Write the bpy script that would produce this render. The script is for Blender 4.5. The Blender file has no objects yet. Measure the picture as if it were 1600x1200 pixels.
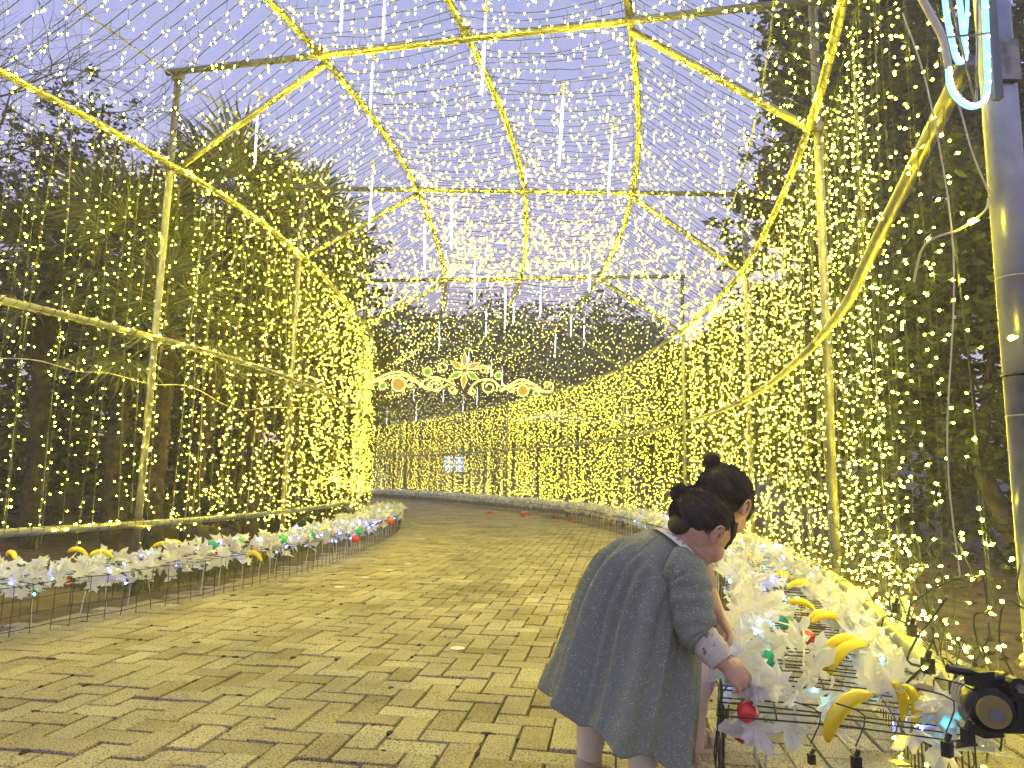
import bpy, bmesh, math, random
import numpy as np
from mathutils import Vector, Matrix, Euler, noise
random.seed(7); np.random.seed(7)
R = math.radians
scene = bpy.context.scene
COL = scene.collection

# ------------------------------------------------------------------ camera
F = 1100.0; HC = 0.80
PITCH = math.atan(150 / F); ROLL = math.atan(0.02)
CM = Matrix.Rotation(R(90) + PITCH, 3, 'X') @ Matrix.Rotation(ROLL, 3, 'Z')
cam_d = bpy.data.cameras.new('camera')
cam_d.sensor_width = 36.0; cam_d.lens = 36.0 * F / 1600.0
cam_d.clip_start = 0.05; cam_d.clip_end = 600
cam = bpy.data.objects.new('camera', cam_d); COL.objects.link(cam)
cam.matrix_world = Matrix.Translation((0, 0, HC)) @ CM.to_4x4()
scene.camera = cam

def P(px, py, Y):
    """world point seen at photo pixel (px,py), Y metres ahead"""
    d = CM @ Vector(((px - 800) / F, (600 - py) / F, -1))
    t = Y / d.y
    return Vector((d.x * t, Y, HC + d.z * t))
def G(px, py, z=0.0):
    d = CM @ Vector(((px - 800) / F, (600 - py) / F, -1))
    t = (z - HC) / d.z
    return Vector((d.x * t, d.y * t, z))

# ------------------------------------------------------------------ world
w = bpy.data.worlds.new('World'); scene.world = w; w.use_nodes = True
nt = w.node_tree; nt.nodes.clear()
out = nt.nodes.new('ShaderNodeOutputWorld'); bg = nt.nodes.new('ShaderNodeBackground')
sky = nt.nodes.new('ShaderNodeTexSky'); sky.sky_type = 'NISHITA'; sky.sun_disc = False
sky.sun_elevation = R(1.0); sky.sun_rotation = R(-40); sky.air_density = 1.0; sky.dust_density = 0.6; sky.ozone_density = 3.0
geo = nt.nodes.new('ShaderNodeTexCoord'); sep = nt.nodes.new('ShaderNodeSeparateXYZ')
nt.links.new(geo.outputs['Generated'], sep.inputs[0])
ramp = nt.nodes.new('ShaderNodeValToRGB')
cr = ramp.color_ramp
cr.elements[0].position = 0.0; cr.elements[0].color = (0.68, 0.58, 0.74, 1)
cr.elements[1].position = 1.0; cr.elements[1].color = (0.16, 0.20, 0.46, 1)
for p_, c_ in ((0.16, (0.66, 0.58, 0.82, 1)), (0.32, (0.52, 0.49, 0.79, 1)), (0.46, (0.40, 0.42, 0.74, 1)), (0.60, (0.32, 0.36, 0.67, 1))):
    e = cr.elements.new(p_); e.color = c_
nt.links.new(sep.outputs['Z'], ramp.inputs[0])
mul = nt.nodes.new('ShaderNodeMixRGB'); mul.blend_type = 'ADD'; mul.inputs[0].default_value = 1.0
sc_ = nt.nodes.new('ShaderNodeMixRGB'); sc_.blend_type = 'MULTIPLY'; sc_.inputs[0].default_value = 1.0
sc_.inputs[2].default_value = (0.05, 0.05, 0.05, 1)
nt.links.new(sky.outputs[0], sc_.inputs[1])
nt.links.new(ramp.outputs[0], mul.inputs[1]); nt.links.new(sc_.outputs[0], mul.inputs[2])
nt.links.new(mul.outputs[0], bg.inputs[0]); bg.inputs[1].default_value = 1.02
nt.links.new(bg.outputs[0], out.inputs[0])
# last glow of the set sun, very soft
sd = bpy.data.lights.new('sun', 'SUN'); sd.energy = 0.12; sd.angle = R(40); sd.color = (1.0, 0.86, 0.80)
so = bpy.data.objects.new('sun', sd); COL.objects.link(so); so.rotation_euler = (R(62), 0, R(150))
scene.view_settings.view_transform = 'Standard'; scene.view_settings.look = 'None'
scene.view_settings.exposure = 0.40; scene.view_settings.gamma = 1.0
scene.view_settings.use_curve_mapping = False
scene.cycles.use_denoising = True
scene.cycles.max_bounces = 6; scene.cycles.diffuse_bounces = 3; scene.cycles.glossy_bounces = 3
scene.cycles.transparent_max_bounces = 8; scene.cycles.sample_clamp_indirect = 4.0
scene.cycles.use_light_tree = True
scene.cycles.filter_width = 1.5

# ------------------------------------------------------------------ helpers
def tag(o, label=None, cat=None, group=None, kind=None):
    if label: o['label'] = label
    if cat: o['category'] = cat
    if group: o['group'] = group
    if kind: o['kind'] = kind
    return o
def empty(name, loc=(0, 0, 0), label=None, cat=None, group=None, parent=None):
    o = bpy.data.objects.new(name, None); COL.objects.link(o); o.location = loc
    o.empty_display_size = 0.1
    if parent: o.parent = parent
    return tag(o, label, cat, group)
def link(name, me, parent=None, loc=None):
    o = bpy.data.objects.new(name, me); COL.objects.link(o)
    if parent is not None:
        o.parent = parent
        # geometry is written in world coordinates: cancel the parent's translation
        o.location = Vector((0, 0, 0)) - wloc(parent) if loc is None else loc
    elif loc is not None: o.location = loc
    return o
def wloc(o):
    v = Vector(o.location); 
    while o.parent is not None:
        o = o.parent; v = v + Vector(o.location)
    return v
def mesh(name, V, Fc, mats, midx=None, smooth=False):
    me = bpy.data.meshes.new(name)
    me.from_pydata([tuple(v) for v in V], [], Fc)
    if not isinstance(mats, (list, tuple)): mats = [mats]
    for m in mats: me.materials.append(m)
    if midx is not None: me.polygons.foreach_set('material_index', midx)
    if smooth: me.polygons.foreach_set('use_smooth', [True] * len(me.polygons))
    me.update()
    return me
class MB:
    """collects geometry for ONE mesh object"""
    def __init__(s): s.V = []; s.F = []; s.M = []
    def add(s, V, Fc, m=0):
        n = len(s.V); s.V.extend(V); s.F.extend([tuple(i + n for i in f) for f in Fc]); s.M.extend([m] * len(Fc)); return s
    def tube(s, pts, r, n=6, m=0, cap=True):
        pts = [Vector(p) for p in pts]; k = len(pts)
        rs = r if isinstance(r, (list, tuple)) else [r] * k
        V = []; up = None
        for i, p in enumerate(pts):
            d = (pts[min(i + 1, k - 1)] - pts[max(i - 1, 0)])
            if d.length < 1e-9: d = Vector((0, 0, 1))
            d.normalize()
            if up is None:
                up = Vector((0, 0, 1)) if abs(d.z) < 0.9 else Vector((1, 0, 0))
            a = d.cross(up)
            if a.length < 1e-6: a = d.orthogonal()
            a.normalize(); b = a.cross(d); up = b
            for j in range(n):
                t = 2 * math.pi * j / n
                V.append(p + (a * math.cos(t) + b * math.sin(t)) * rs[i])
        Fc = []
        for i in range(k - 1):
            for j in range(n):
                j2 = (j + 1) % n
                Fc.append((i * n + j, i * n + j2, (i + 1) * n + j2, (i + 1) * n + j))
        if cap:
            Fc.append(tuple(reversed(range(n)))); Fc.append(tuple((k - 1) * n + j for j in range(n)))
        return s.add(V, Fc, m)
    def box(s, c, sx, sy, sz, rz=0, m=0, rot=None):
        c = Vector(c); M = rot if rot is not None else Matrix.Rotation(rz, 3, 'Z')
        V = [c + M @ Vector((x * sx / 2, y * sy / 2, z * sz / 2)) for z in (-1, 1) for y in (-1, 1) for x in (-1, 1)]
        return s.add(V, [(0, 2, 3, 1), (4, 5, 7, 6), (0, 1, 5, 4), (2, 6, 7, 3), (0, 4, 6, 2), (1, 3, 7, 5)], m)
    def ell(s, c, rx, ry, rz, nu=12, nv=8, rot=None, m=0):
        c = Vector(c); M = rot if rot is not None else Matrix.Identity(3)
        V = [c + M @ Vector((0, 0, -rz))]
        for i in range(1, nv):
            t = math.pi * i / nv - math.pi / 2
            for j in range(nu):
                a = 2 * math.pi * j / nu
                V.append(c + M @ Vector((rx * math.cos(t) * math.cos(a), ry * math.cos(t) * math.sin(a), rz * math.sin(t))))
        V.append(c + M @ Vector((0, 0, rz)))
        Fc = [(0, 1 + (j + 1) % nu, 1 + j) for j in range(nu)]
        for i in range(nv - 2):
            for j in range(nu):
                a = 1 + i * nu + j; b = 1 + i * nu + (j + 1) % nu
                Fc.append((a, b, b + nu, a + nu))
        L = len(V) - 1; q = 1 + (nv - 2) * nu
        Fc += [(q + j, q + (j + 1) % nu, L) for j in range(nu)]
        return s.add(V, Fc, m)
    def capsule(s, p0, p1, r0, r1, nu=12):
        p0 = Vector(p0); p1 = Vector(p1); d = (p1 - p0).length
        k = max(2, int(d / (min(r0, r1) * 0.9)) + 1)
        s.tube([p0, p1], [r0, r1], nu)
        for i in range(2):
            p, r = ((p0, r0), (p1, r1))[i]; s.ell(p, r, r, r, nu, 8)
        return s
    def oct(s, c, r, h, d=None, m=1, body=None):
        if body is not None:
            d = (Vector(d) if d is not None else Vector((0, 0, -1)))
            d = d.normalized() if d.length > 1e-6 else Vector((0, 0, -1))
            c = Vector(c); a = d.orthogonal().normalized(); b = d.cross(a); r2 = r * .72
            V = [c - d * h * 1.5] + [c - d * h * .25 + q * r2 for q in (a, b, -a, -b)] + [c + d * h * .35 + q * r for q in (a, b, -a, -b)] + [c + d * h * 1.0]
            n = len(s.V); s.V.extend(V)
            Fc = [(0, 2, 1), (0, 3, 2), (0, 4, 3), (0, 1, 4), (1, 2, 6, 5), (2, 3, 7, 6), (3, 4, 8, 7), (4, 1, 5, 8), (9, 5, 6), (9, 6, 7), (9, 7, 8), (9, 8, 5)]
            s.F.extend([tuple(i + n for i in f) for f in Fc]); s.M.extend([body] * 4 + [m] * 8); return s
        c = Vector(c); d = Vector(d).normalized() if d is not None else Vector((0, 0, -1))
        a = d.orthogonal().normalized(); b = d.cross(a)
        V = [c - d * h * .5, c + a * r, c + b * r, c - a * r, c - b * r, c + d * h]
        return s.add(V, [(0, 2, 1), (0, 3, 2), (0, 4, 3), (0, 1, 4), (5, 1, 2), (5, 2, 3), (5, 3, 4), (5, 4, 1)], m)
    def build(s, name, mats, parent=None, smooth=False, loc=None):
        return link(name, mesh(name, s.V, s.F, mats, s.M, smooth), parent, loc)
def finish_mods(o, mods):
    """apply modifiers through the depsgraph"""
    for t, kw in mods:
        m = o.modifiers.new(t.lower(), t)
        for k, v in kw.items(): setattr(m, k, v)
    dg = bpy.context.evaluated_depsgraph_get(); dg.update()
    me = bpy.data.meshes.new_from_object(o.evaluated_get(dg))
    for m in list(o.modifiers): o.modifiers.remove(m)
    mats = list(o.data.materials); o.data = me
    if not me.materials:
        for m in mats: me.materials.append(m)
    me.polygons.foreach_set('use_smooth', [True] * len(me.polygons)); me.update()
    return o
def smoothpath(pts, n=6, closed=False):
    """catmull-rom"""
    P_ = [Vector(p) for p in pts]; o = []
    k = len(P_)
    for i in range(k - 1):
        a = P_[max(i - 1, 0)]; b = P_[i]; c = P_[i + 1]; d = P_[min(i + 2, k - 1)]
        for j in range(n):
            t = j / n
            o.append(0.5 * ((2 * b) + (c - a) * t + (2 * a - 5 * b + 4 * c - d) * t * t + (3 * b - a - 3 * c + d) * t ** 3))
    o.append(P_[-1]); return o
ORD = ['first', 'second', 'third', 'fourth', 'fifth', 'sixth', 'seventh', 'eighth', 'ninth', 'tenth', 'eleventh', 'twelfth', 'thirteenth', 'fourteenth', 'fifteenth', 'sixteenth', 'seventeenth', 'eighteenth', 'nineteenth', 'twentieth']

# ------------------------------------------------------------------ materials
def mat(name, col=(.5, .5, .5), rough=.6, metal=0, spec=None):
    m = bpy.data.materials.new(name); m.use_nodes = True
    b = m.node_tree.nodes['Principled BSDF']
    b.inputs['Base Color'].default_value = (*col, 1); b.inputs['Roughness'].default_value = rough
    b.inputs['Metallic'].default_value = metal
    if spec is not None: b.inputs['Specular IOR Level'].default_value = spec
    return m
def N(m, t): return m.node_tree.nodes.new(t)
def L(m, a, b): m.node_tree.links.new(a, b)
def noisy(m, c1, c2, scale=10, detail=4, p0=.35, p1=.65, bump=0, coord='Object', island=0, dist=0.01, scale2=None):
    """base colour varies c1..c2 with noise (and per piece), optional bump"""
    b = m.node_tree.nodes['Principled BSDF']
    tc = N(m, 'ShaderNodeTexCoord'); ns = N(m, 'ShaderNodeTexNoise'); ns.inputs['Scale'].default_value = scale; ns.inputs['Detail'].default_value = detail
    L(m, tc.outputs[coord], ns.inputs['Vector'])
    r = N(m, 'ShaderNodeValToRGB'); r.color_ramp.elements[0].position = p0; r.color_ramp.elements[1].position = p1
    r.color_ramp.elements[0].color = (*c1, 1); r.color_ramp.elements[1].color = (*c2, 1)
    L(m, ns.outputs['Fac'], r.inputs[0]); last = r.outputs[0]
    if island:
        g = N(m, 'ShaderNodeNewGeometry'); mr = N(m, 'ShaderNodeMapRange')
        mr.inputs[3].default_value = 1 - island; mr.inputs[4].default_value = 1 + island
        L(m, g.outputs['Random Per Island'], mr.inputs[0])
        hs = N(m, 'ShaderNodeHueSaturation'); L(m, last, hs.inputs['Color']); L(m, mr.outputs[0], hs.inputs['Value']); last = hs.outputs[0]
    L(m, last, b.inputs['Base Color'])
    if bump:
        bp = N(m, 'ShaderNodeBump'); bp.inputs['Strength'].default_value = bump; bp.inputs['Distance'].default_value = dist
        n2 = ns
        if scale2:
            n2 = N(m, 'ShaderNodeTexNoise'); n2.inputs['Scale'].default_value = scale2; n2.inputs['Detail'].default_value = 5; L(m, tc.outputs[coord], n2.inputs['Vector'])
        L(m, n2.outputs['Fac'], bp.inputs['Height']); L(m, bp.outputs[0], b.inputs['Normal'])
    return m
def emit(name, col, strength, jitter=0.0):
    m = bpy.data.materials.new(name); m.use_nodes = True; nt = m.node_tree; nt.nodes.clear()
    o = nt.nodes.new('ShaderNodeOutputMaterial'); e = nt.nodes.new('ShaderNodeEmission')
    e.inputs[0].default_value = (*col, 1); e.inputs[1].default_value = strength
    if jitter:
        g = nt.nodes.new('ShaderNodeNewGeometry'); mr = nt.nodes.new('ShaderNodeMapRange')
        mr.inputs[3].default_value = strength * (1 - jitter); mr.inputs[4].default_value = strength * (1 + jitter)
        nt.links.new(g.outputs['Random Per Island'], mr.inputs[0]); nt.links.new(mr.outputs[0], e.inputs[1])
    nt.links.new(e.outputs[0], o.inputs[0]); return m
def leafmat(name, c1, c2, trans=.35, scale=2.0, rough=.6, island=.35):
    m = mat(name, c1, rough, spec=.25); noisy(m, c1, c2, scale, 3, .35, .65, island=island)
    b = m.node_tree.nodes['Principled BSDF']; o = m.node_tree.nodes['Material Output']
    t = N(m, 'ShaderNodeBsdfTranslucent'); mx = N(m, 'ShaderNodeMixShader'); mx.inputs[0].default_value = trans
    src = b.inputs['Base Color'].links[0].from_socket; L(m, src, t.inputs[0])
    L(m, b.outputs[0], mx.inputs[1]); L(m, t.outputs[0], mx.inputs[2]); L(m, mx.outputs[0], o.inputs[0]); return m

M = {}
M['pipe'] = noisy(mat('galvanised_pipe', (.3, .3, .3), .42, .6), (.18, .18, .16), (.32, .32, .29), 14, 5, .3, .7, bump=.15, dist=.002)
M['pole'] = noisy(mat('pole_steel', (.4, .42, .46), .35, .55), (.24, .26, .30), (.40, .42, .47), 9, 5, bump=.15, dist=.002)
M['clamp'] = noisy(mat('clamp_steel', (.2, .2, .2), .5, .8), (.16, .15, .13), (.36, .33, .27), 30, 4, bump=.3, dist=.003)
M['wire'] = mat('green_wire', (.02, .03, .02), .5); M['wallwire'] = mat('wall_string_wire', (.10, .12, .06), .5)  # wall strings: same wire, colour lightened to look lit by the bulbs
M['wirelight'] = mat('pale_cord', (.55, .52, .42), .5)
M['black'] = mat('black_plastic', (.012, .012, .012), .45)
M['bulb'] = emit('warm_bulb', (1.0, .84, .034), 125, .75); M['bulb_far'] = emit('warm_bulb_far', (1.0, .84, .07), 36, .8); M['bulb_mid'] = emit('warm_bulb_mid', (1.0, .84, .04), 50, .75); M['bulb_body'] = emit('bulb_body', (1.0, .66, .02), 1.6)
M['bulb_roof'] = emit('warm_bulb_roof', (1.0, .84, .022), 150, .6); M['bulb_roof_far'] = emit('roof_bulb_far', (1.0, .86, .14), 18, .7)
M['white_led'] = emit('white_led', (.80, .90, 1.0), 9, .3)
M['blue_led'] = emit('blue_led', (.10, .14, 1.0), 110, .4)
M['cyan_led'] = emit('cyan_led', (.1, .75, 1.0), 50, .4)
M['rope'] = emit('rope_light_yellow', (1.0, .80, .16), 2.2)
M['ropeblue'] = emit('rope_light_blue', (.28, .62, 1.0), 1.7)
M['ropespot'] = emit('rope_light_spot', (.55, .85, 1.0), 14, .5)
m = mat('clear_tube', (.85, .87, .88), .12); b = m.node_tree.nodes['Principled BSDF']; b.inputs['Transmission Weight'].default_value = .35; b.inputs['IOR'].default_value = 1.2; b.inputs['Emission Color'].default_value = (.75, .86, 1, 1); b.inputs['Emission Strength'].default_value = .40; M['tube'] = m
M['tubecap'] = mat('tube_cap', (.72, .68, .52), .5)
M['steelwire'] = noisy(mat('mesh_wire', (.03, .028, .025), .55, .4), (.02, .02, .02), (.07, .05, .035), 30, 3)
# granite-faced paver
def paver_mat():
    m = mat('paver', (.3, .3, .3), .78, spec=.3); b = m.node_tree.nodes['Principled BSDF']
    g = N(m, 'ShaderNodeNewGeometry'); oi = N(m, 'ShaderNodeObjectInfo')
    ad = N(m, 'ShaderNodeMath'); ad.operation = 'ADD'; L(m, g.outputs['Random Per Island'], ad.inputs[0]); L(m, oi.outputs['Random'], ad.inputs[1])
    fr = N(m, 'ShaderNodeMath'); fr.operation = 'FRACT'; L(m, ad.outputs[0], fr.inputs[0])
    r = N(m, 'ShaderNodeValToRGB'); cr = r.color_ramp
    cr.elements[0].color = (.38, .33, .20, 1); cr.elements[1].color = (.62, .58, .39, 1)
    for p_, c_ in ((.12, (.43, .37, .23, 1)), (.5, (.54, .48, .31, 1)), (.8, (.48, .44, .30, 1))): e = cr.elements.new(p_); e.color = c_
    L(m, fr.outputs[0], r.inputs[0])
    pos = N(m, 'ShaderNodeNewGeometry')
    n1 = N(m, 'ShaderNodeTexNoise'); n1.inputs['Scale'].default_value = 190; n1.inputs['Detail'].default_value = 3; L(m, pos.outputs['Position'], n1.inputs['Vector'])
    sp = N(m, 'ShaderNodeValToRGB'); sp.color_ramp.elements[0].position = .38; sp.color_ramp.elements[1].position = .49
    sp.color_ramp.elements[0].color = (.10, .085, .05, 1); sp.color_ramp.elements[1].color = (1, 1, 1, 1); L(m, n1.outputs['Fac'], sp.inputs[0])
    mx = N(m, 'ShaderNodeMixRGB'); mx.blend_type = 'MULTIPLY'; mx.inputs[0].default_value = .85; L(m, r.outputs[0], mx.inputs[1]); L(m, sp.outputs[0], mx.inputs[2])
    n2 = N(m, 'ShaderNodeTexNoise'); n2.inputs['Scale'].default_value = 1.6; n2.inputs['Detail'].default_value = 6; L(m, pos.outputs['Position'], n2.inputs['Vector'])
    s2 = N(m, 'ShaderNodeValToRGB'); s2.color_ramp.elements[0].position = .3; s2.color_ramp.elements[1].position = .65
    s2.color_ramp.elements[0].color = (.60, .59, .55, 1); s2.color_ramp.elements[1].color = (1.05, 1.03, 1, 1); L(m, n2.outputs['Fac'], s2.inputs[0])
    m2 = N(m, 'ShaderNodeMixRGB'); m2.blend_type = 'MULTIPLY'; m2.inputs[0].default_value = 1; L(m, mx.outputs[0], m2.inputs[1]); L(m, s2.outputs[0], m2.inputs[2])
    L(m, m2.outputs[0], b.inputs['Base Color'])
    bp = N(m, 'ShaderNodeBump'); bp.inputs['Strength'].default_value = .7; bp.inputs['Distance'].default_value = .004; L(m, n1.outputs['Fac'], bp.inputs['Height']); L(m, bp.outputs[0], b.inputs['Normal'])
    return m
M['paver'] = paver_mat()
M['joint'] = noisy(mat('joint_sand', (.02, .018, .014), .9), (.006, .005, .004), (.018, .015, .011), 40, 4, bump=.5)
M['soil'] = noisy(mat('soil', (.1, .08, .05), .95), (.05, .036, .022), (.15, .115, .07), 5, 10, .3, .7, bump=.8, dist=.03, scale2=24)
M['litter'] = noisy(mat('dead_leaf', (.12, .07, .035), .8), (.07, .035, .02), (.22, .13, .06), 6, 2, island=.5)
M['grass'] = leafmat('grass_blade', (.05, .075, .02), (.10, .12, .035), .3, 1.0)
M['foliage_dark'] = leafmat('foliage_dark', (.045, .058, .024), (.090, .105, .038), .25, .8)
M['foliage_mid'] = leafmat('foliage_mid', (.070, .085, .030), (.120, .130, .045), .3, .8)
M['palm'] = leafmat('palm_leaf', (.12, .14, .055), (.21, .22, .09), .25, 1.3, .5)
M['bark'] = noisy(mat('bark', (.07, .055, .04), .9), (.035, .027, .02), (.11, .085, .06), 9, 6, bump=.8, dist=.03)
M['palmbark'] = noisy(mat('palm_bark', (.04, .03, .02), .95), (.018, .014, .010), (.06, .045, .028), 14, 6, bump=1, dist=.04)
M['whiteleaf'] = leafmat('white_cloth_leaf', (.70, .69, .66), (.86, .85, .81), .38, 9, .65, island=.12)
def leaf_crumple(m):
    b = m.node_tree.nodes['Principled BSDF']; tc = N(m, 'ShaderNodeTexCoord'); n = N(m, 'ShaderNodeTexNoise'); n.inputs['Scale'].default_value = 55; n.inputs['Detail'].default_value = 4
    L(m, tc.outputs['Object'], n.inputs['Vector']); bp = N(m, 'ShaderNodeBump'); bp.inputs['Strength'].default_value = .6; bp.inputs['Distance'].default_value = .006
    L(m, n.outputs['Fac'], bp.inputs['Height']); L(m, bp.outputs[0], b.inputs['Normal'])
leaf_crumple(M['whiteleaf'])
M['stem'] = mat('pale_stem', (.55, .53, .42), .6)
def waxy(name, col, c2):
    m = mat(name, col, .22); noisy(m, col, c2, 12, 3)
    b = m.node_tree.nodes['Principled BSDF']; b.inputs['Subsurface Weight'].default_value = .25; b.inputs['Subsurface Radius'].default_value = (.02, .01, .005)
    b.inputs['Coat Weight'].default_value = .4; return m
M['banana'] = waxy('banana_skin', (.90, .66, .01), (.95, .74, .02)); M['bananatip'] = waxy('banana_tip', (.16, .26, .04), (.25, .3, .05))
M['red'] = waxy('red_fruit', (.75, .02, .03), (.85, .05, .04)); M['greenfruit'] = waxy('green_fruit', (.02, .38, .16), (.04, .48, .2))
M['hill'] = noisy(mat('hillside', (.03, .035, .02), .95), (.015, .02, .01), (.04, .045, .022), .6, 8, bump=.8, dist=.8)
M['roofgrey'] = noisy(mat('roof_sheet', (.33, .31, .36), .7), (.26, .25, .29), (.38, .36, .41), 3, 4)
M['wallgrey'] = noisy(mat('wall_render', (.2, .2, .2), .85), (.16, .16, .16), (.25, .24, .23), 3, 4)
M['walldark'] = noisy(mat('wall_dark', (.05, .05, .05), .85), (.03, .03, .03), (.07, .065, .06), 3, 4)
M['wallwarm'] = noisy(mat('wall_ochre', (.5, .38, .1), .8), (.24, .18, .05), (.32, .25, .08), 3, 4)
M['wood'] = noisy(mat('dark_timber', (.04, .03, .02), .85), (.02, .015, .01), (.06, .045, .03), 8, 6, bump=.4)
M['litpanel'] = emit('lit_panel', (.55, .70, 1.0), .9); M['litdark'] = mat('panel_print', (.05, .12, .4), .5)
M['litwarm'] = emit('lit_fascia', (1.0, .74, .08), .55)
M['glass'] = mat('dark_glass', (.02, .025, .03), .1)
# skin, hair, cloth
def skin_mat():
    m = mat('skin', (.55, .32, .22), .5, spec=.35); noisy(m, (.52, .30, .205), (.60, .36, .25), 18, 3)
    b = m.node_tree.nodes['Principled BSDF']; b.inputs['Subsurface Weight'].default_value = .15; b.inputs['Subsurface Radius'].default_value = (.012, .005, .003); return m
M['skin'] = skin_mat()
M['hair'] = noisy(mat('dark_hair', (.018, .012, .008), .7), (.010, .007, .005), (.032, .020, .012), 40, 3, island=.5)
m = mat('hair_strand', (.02, .014, .01), .62); noisy(m, (.014, .009, .006), (.05, .032, .02), 30, 3, island=.6); M['strand'] = m
def dress_mat():
    m = mat('dress_cloth', (.13, .155, .17), .9, spec=.15); b = m.node_tree.nodes['Principled BSDF']
    tc = N(m, 'ShaderNodeTexCoord')
    v = N(m, 'ShaderNodeTexVoronoi'); v.inputs['Scale'].default_value = 210; v.inputs['Randomness'].default_value = 1; L(m, tc.outputs['Object'], v.inputs['Vector'])
    n = N(m, 'ShaderNodeTexNoise'); n.inputs['Scale'].default_value = 60; L(m, tc.outputs['Object'], n.inputs['Vector'])
    ad = N(m, 'ShaderNodeMath'); ad.operation = 'MULTIPLY_ADD'; ad.inputs[1].default_value = .6; L(m, n.outputs['Fac'], ad.inputs[0]); L(m, v.outputs['Distance'], ad.inputs[2])
    r = N(m, 'ShaderNodeValToRGB'); r.color_ramp.elements[0].position = .48; r.color_ramp.elements[1].position = .56
    r.color_ramp.elements[0].color = (.46, .48, .38, 1); r.color_ramp.elements[1].color = (.225, .24, .195, 1); L(m, ad.outputs[0], r.inputs[0])
    L(m, r.outputs[0], b.inputs['Base Color'])
    w1 = N(m, 'ShaderNodeTexNoise'); w1.inputs['Scale'].default_value = 400; L(m, tc.outputs['Object'], w1.inputs['Vector'])
    w2 = N(m, 'ShaderNodeTexNoise'); w2.inputs['Scale'].default_value = 16; w2.inputs['Detail'].default_value = 4; w2.inputs['Distortion'].default_value = 1.2; L(m, tc.outputs['Object'], w2.inputs['Vector'])
    bp = N(m, 'ShaderNodeBump'); bp.inputs['Strength'].default_value = .35; bp.inputs['Distance'].default_value = .001; L(m, w1.outputs['Fac'], bp.inputs['Height'])
    b2 = N(m, 'ShaderNodeBump'); b2.inputs['Strength'].default_value = .5; b2.inputs['Distance'].default_value = .012; L(m, w2.outputs['Fac'], b2.inputs['Height']); L(m, bp.outputs[0], b2.inputs['Normal'])
    L(m, b2.outputs[0], b.inputs['Normal']); return m
M['dress'] = dress_mat()
M['lining'] = mat('dress_lining', (.25, .24, .16), .9)
def crumple(m, s=30, d=.006, st=.5):
    b = m.node_tree.nodes['Principled BSDF']; tc = N(m, 'ShaderNodeTexCoord'); n = N(m, 'ShaderNodeTexNoise'); n.inputs['Scale'].default_value = s; n.inputs['Detail'].default_value = 3
    L(m, tc.outputs['Object'], n.inputs['Vector']); bp = N(m, 'ShaderNodeBump'); bp.inputs['Strength'].default_value = st; bp.inputs['Distance'].default_value = d
    L(m, n.outputs['Fac'], bp.inputs['Height']); L(m, bp.outputs[0], b.inputs['Normal']); return m
M['tights'] = crumple(mat('cream_tights', (.60, .54, .44), .9), 45, .004)
M['pinktights'] = crumple(mat('pink_leggings', (.62, .47, .46), .9), 35, .006)
M['lace'] = mat('white_lace', (.78, .74, .68), .85)
M['undersleeve'] = noisy(mat('cream_undersleeve', (.5, .46, .36), .9), (.20, .17, .12), (.58, .53, .42), 60, 2, .30, .40)
M['shoe'] = crumple(mat('beige_shoe', (.42, .36, .26), .8), 60, .002); M['sole'] = mat('shoe_sole', (.55, .50, .40), .7)
M['pinktop'] = crumple(mat('dusty_pink_top', (.45, .30, .24), .9), 18, .01)

# ------------------------------------------------------------------ tunnel layout (plan, metres)
RW = [(1.03, 1.50), (1.78, 3.92), (2.31, 6.80), (2.38, 9.67), (2.06, 12.9), (1.30, 16.08), (-.1, 19.51), (-1.84, 22.96), (-4.23, 26.9), (-7.2, 30.0), (-10.5, 32.5)]
LW = [(-3.46, 2.54), (-2.56, 4.95), (-2.23, 7.05), (-2.27, 10.5), (-2.62, 12.9), (-2.98, 14.7), (-4.2, 17.65), (-5.77, 20.76), (-7.8, 24.2), (-10.2, 26.6), (-13.2, 28.9)]
NB = len(RW)
EL, ER, BL, BR = 3.04, 2.90, .45, .33          # eave / bottom rail heights, left and right
TL, TR = 3.77, 3.69                            # beam heights
def v2(p, z): return Vector((p[0], p[1], z))
def wallpt(W, s):
    i = max(0, min(len(W) - 2, int(math.floor(s)))); t = s - i
    P_ = [Vector(p) for p in W]
    a = P_[max(i - 1, 0)]; b = P_[i]; c = P_[i + 1]; d = P_[min(i + 2, len(W) - 1)]
    if i == 0: a = b * 2 - c
    q = 0.5 * ((2 * b) + (c - a) * t + (2 * a - 5 * b + 4 * c - d) * t * t + (3 * b - a - 3 * c + d) * t ** 3)
    return q
def roofpt(s, u, raw=False):
    """u: 0 left eave, .25 left shoulder, .5 ridge, .75 right shoulder, 1 right eave"""
    l = wallpt(LW, s); r = wallpt(RW, s)
    ks = [(0, 0, EL), (.25, .265, (TL * .735 + TR * .265) + .03), (.5, .51, (TL + TR) / 2 + .05), (.75, .755, TL * .245 + TR * .755 + .03), (1, 1, ER)]
    for (u0, f0, z0), (u1, f1, z1) in zip(ks, ks[1:]):
        if u <= u1 + 1e-9:
            t = (u - u0) / (u1 - u0); f = f0 + (f1 - f0) * t; z = z0 + (z1 - z0) * t
            return Vector((l.x + (r.x - l.x) * f, l.y + (r.y - l.y) * f, z))

# ------------------------------------------------------------------ ground
def grid_ground():
    n = 60; V = []; Fc = []
    xs = [-120 + 240 * (i / n) for i in range(n + 1)]; ys = [-10 + 160 * (j / n) for j in range(n + 1)]
    for y in ys:
        for x in xs: V.append((x, y, -.03))
    for j in range(n):
        for i in range(n):
            a = j * (n + 1) + i; Fc.append((a, a + 1, a + n + 2, a + n + 1))
    return tag(link('ground', mesh('ground', V, Fc, M['soil'])), 'brown bare soil beside the lit tunnel', kind='structure')
ground = grid_ground()

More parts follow.
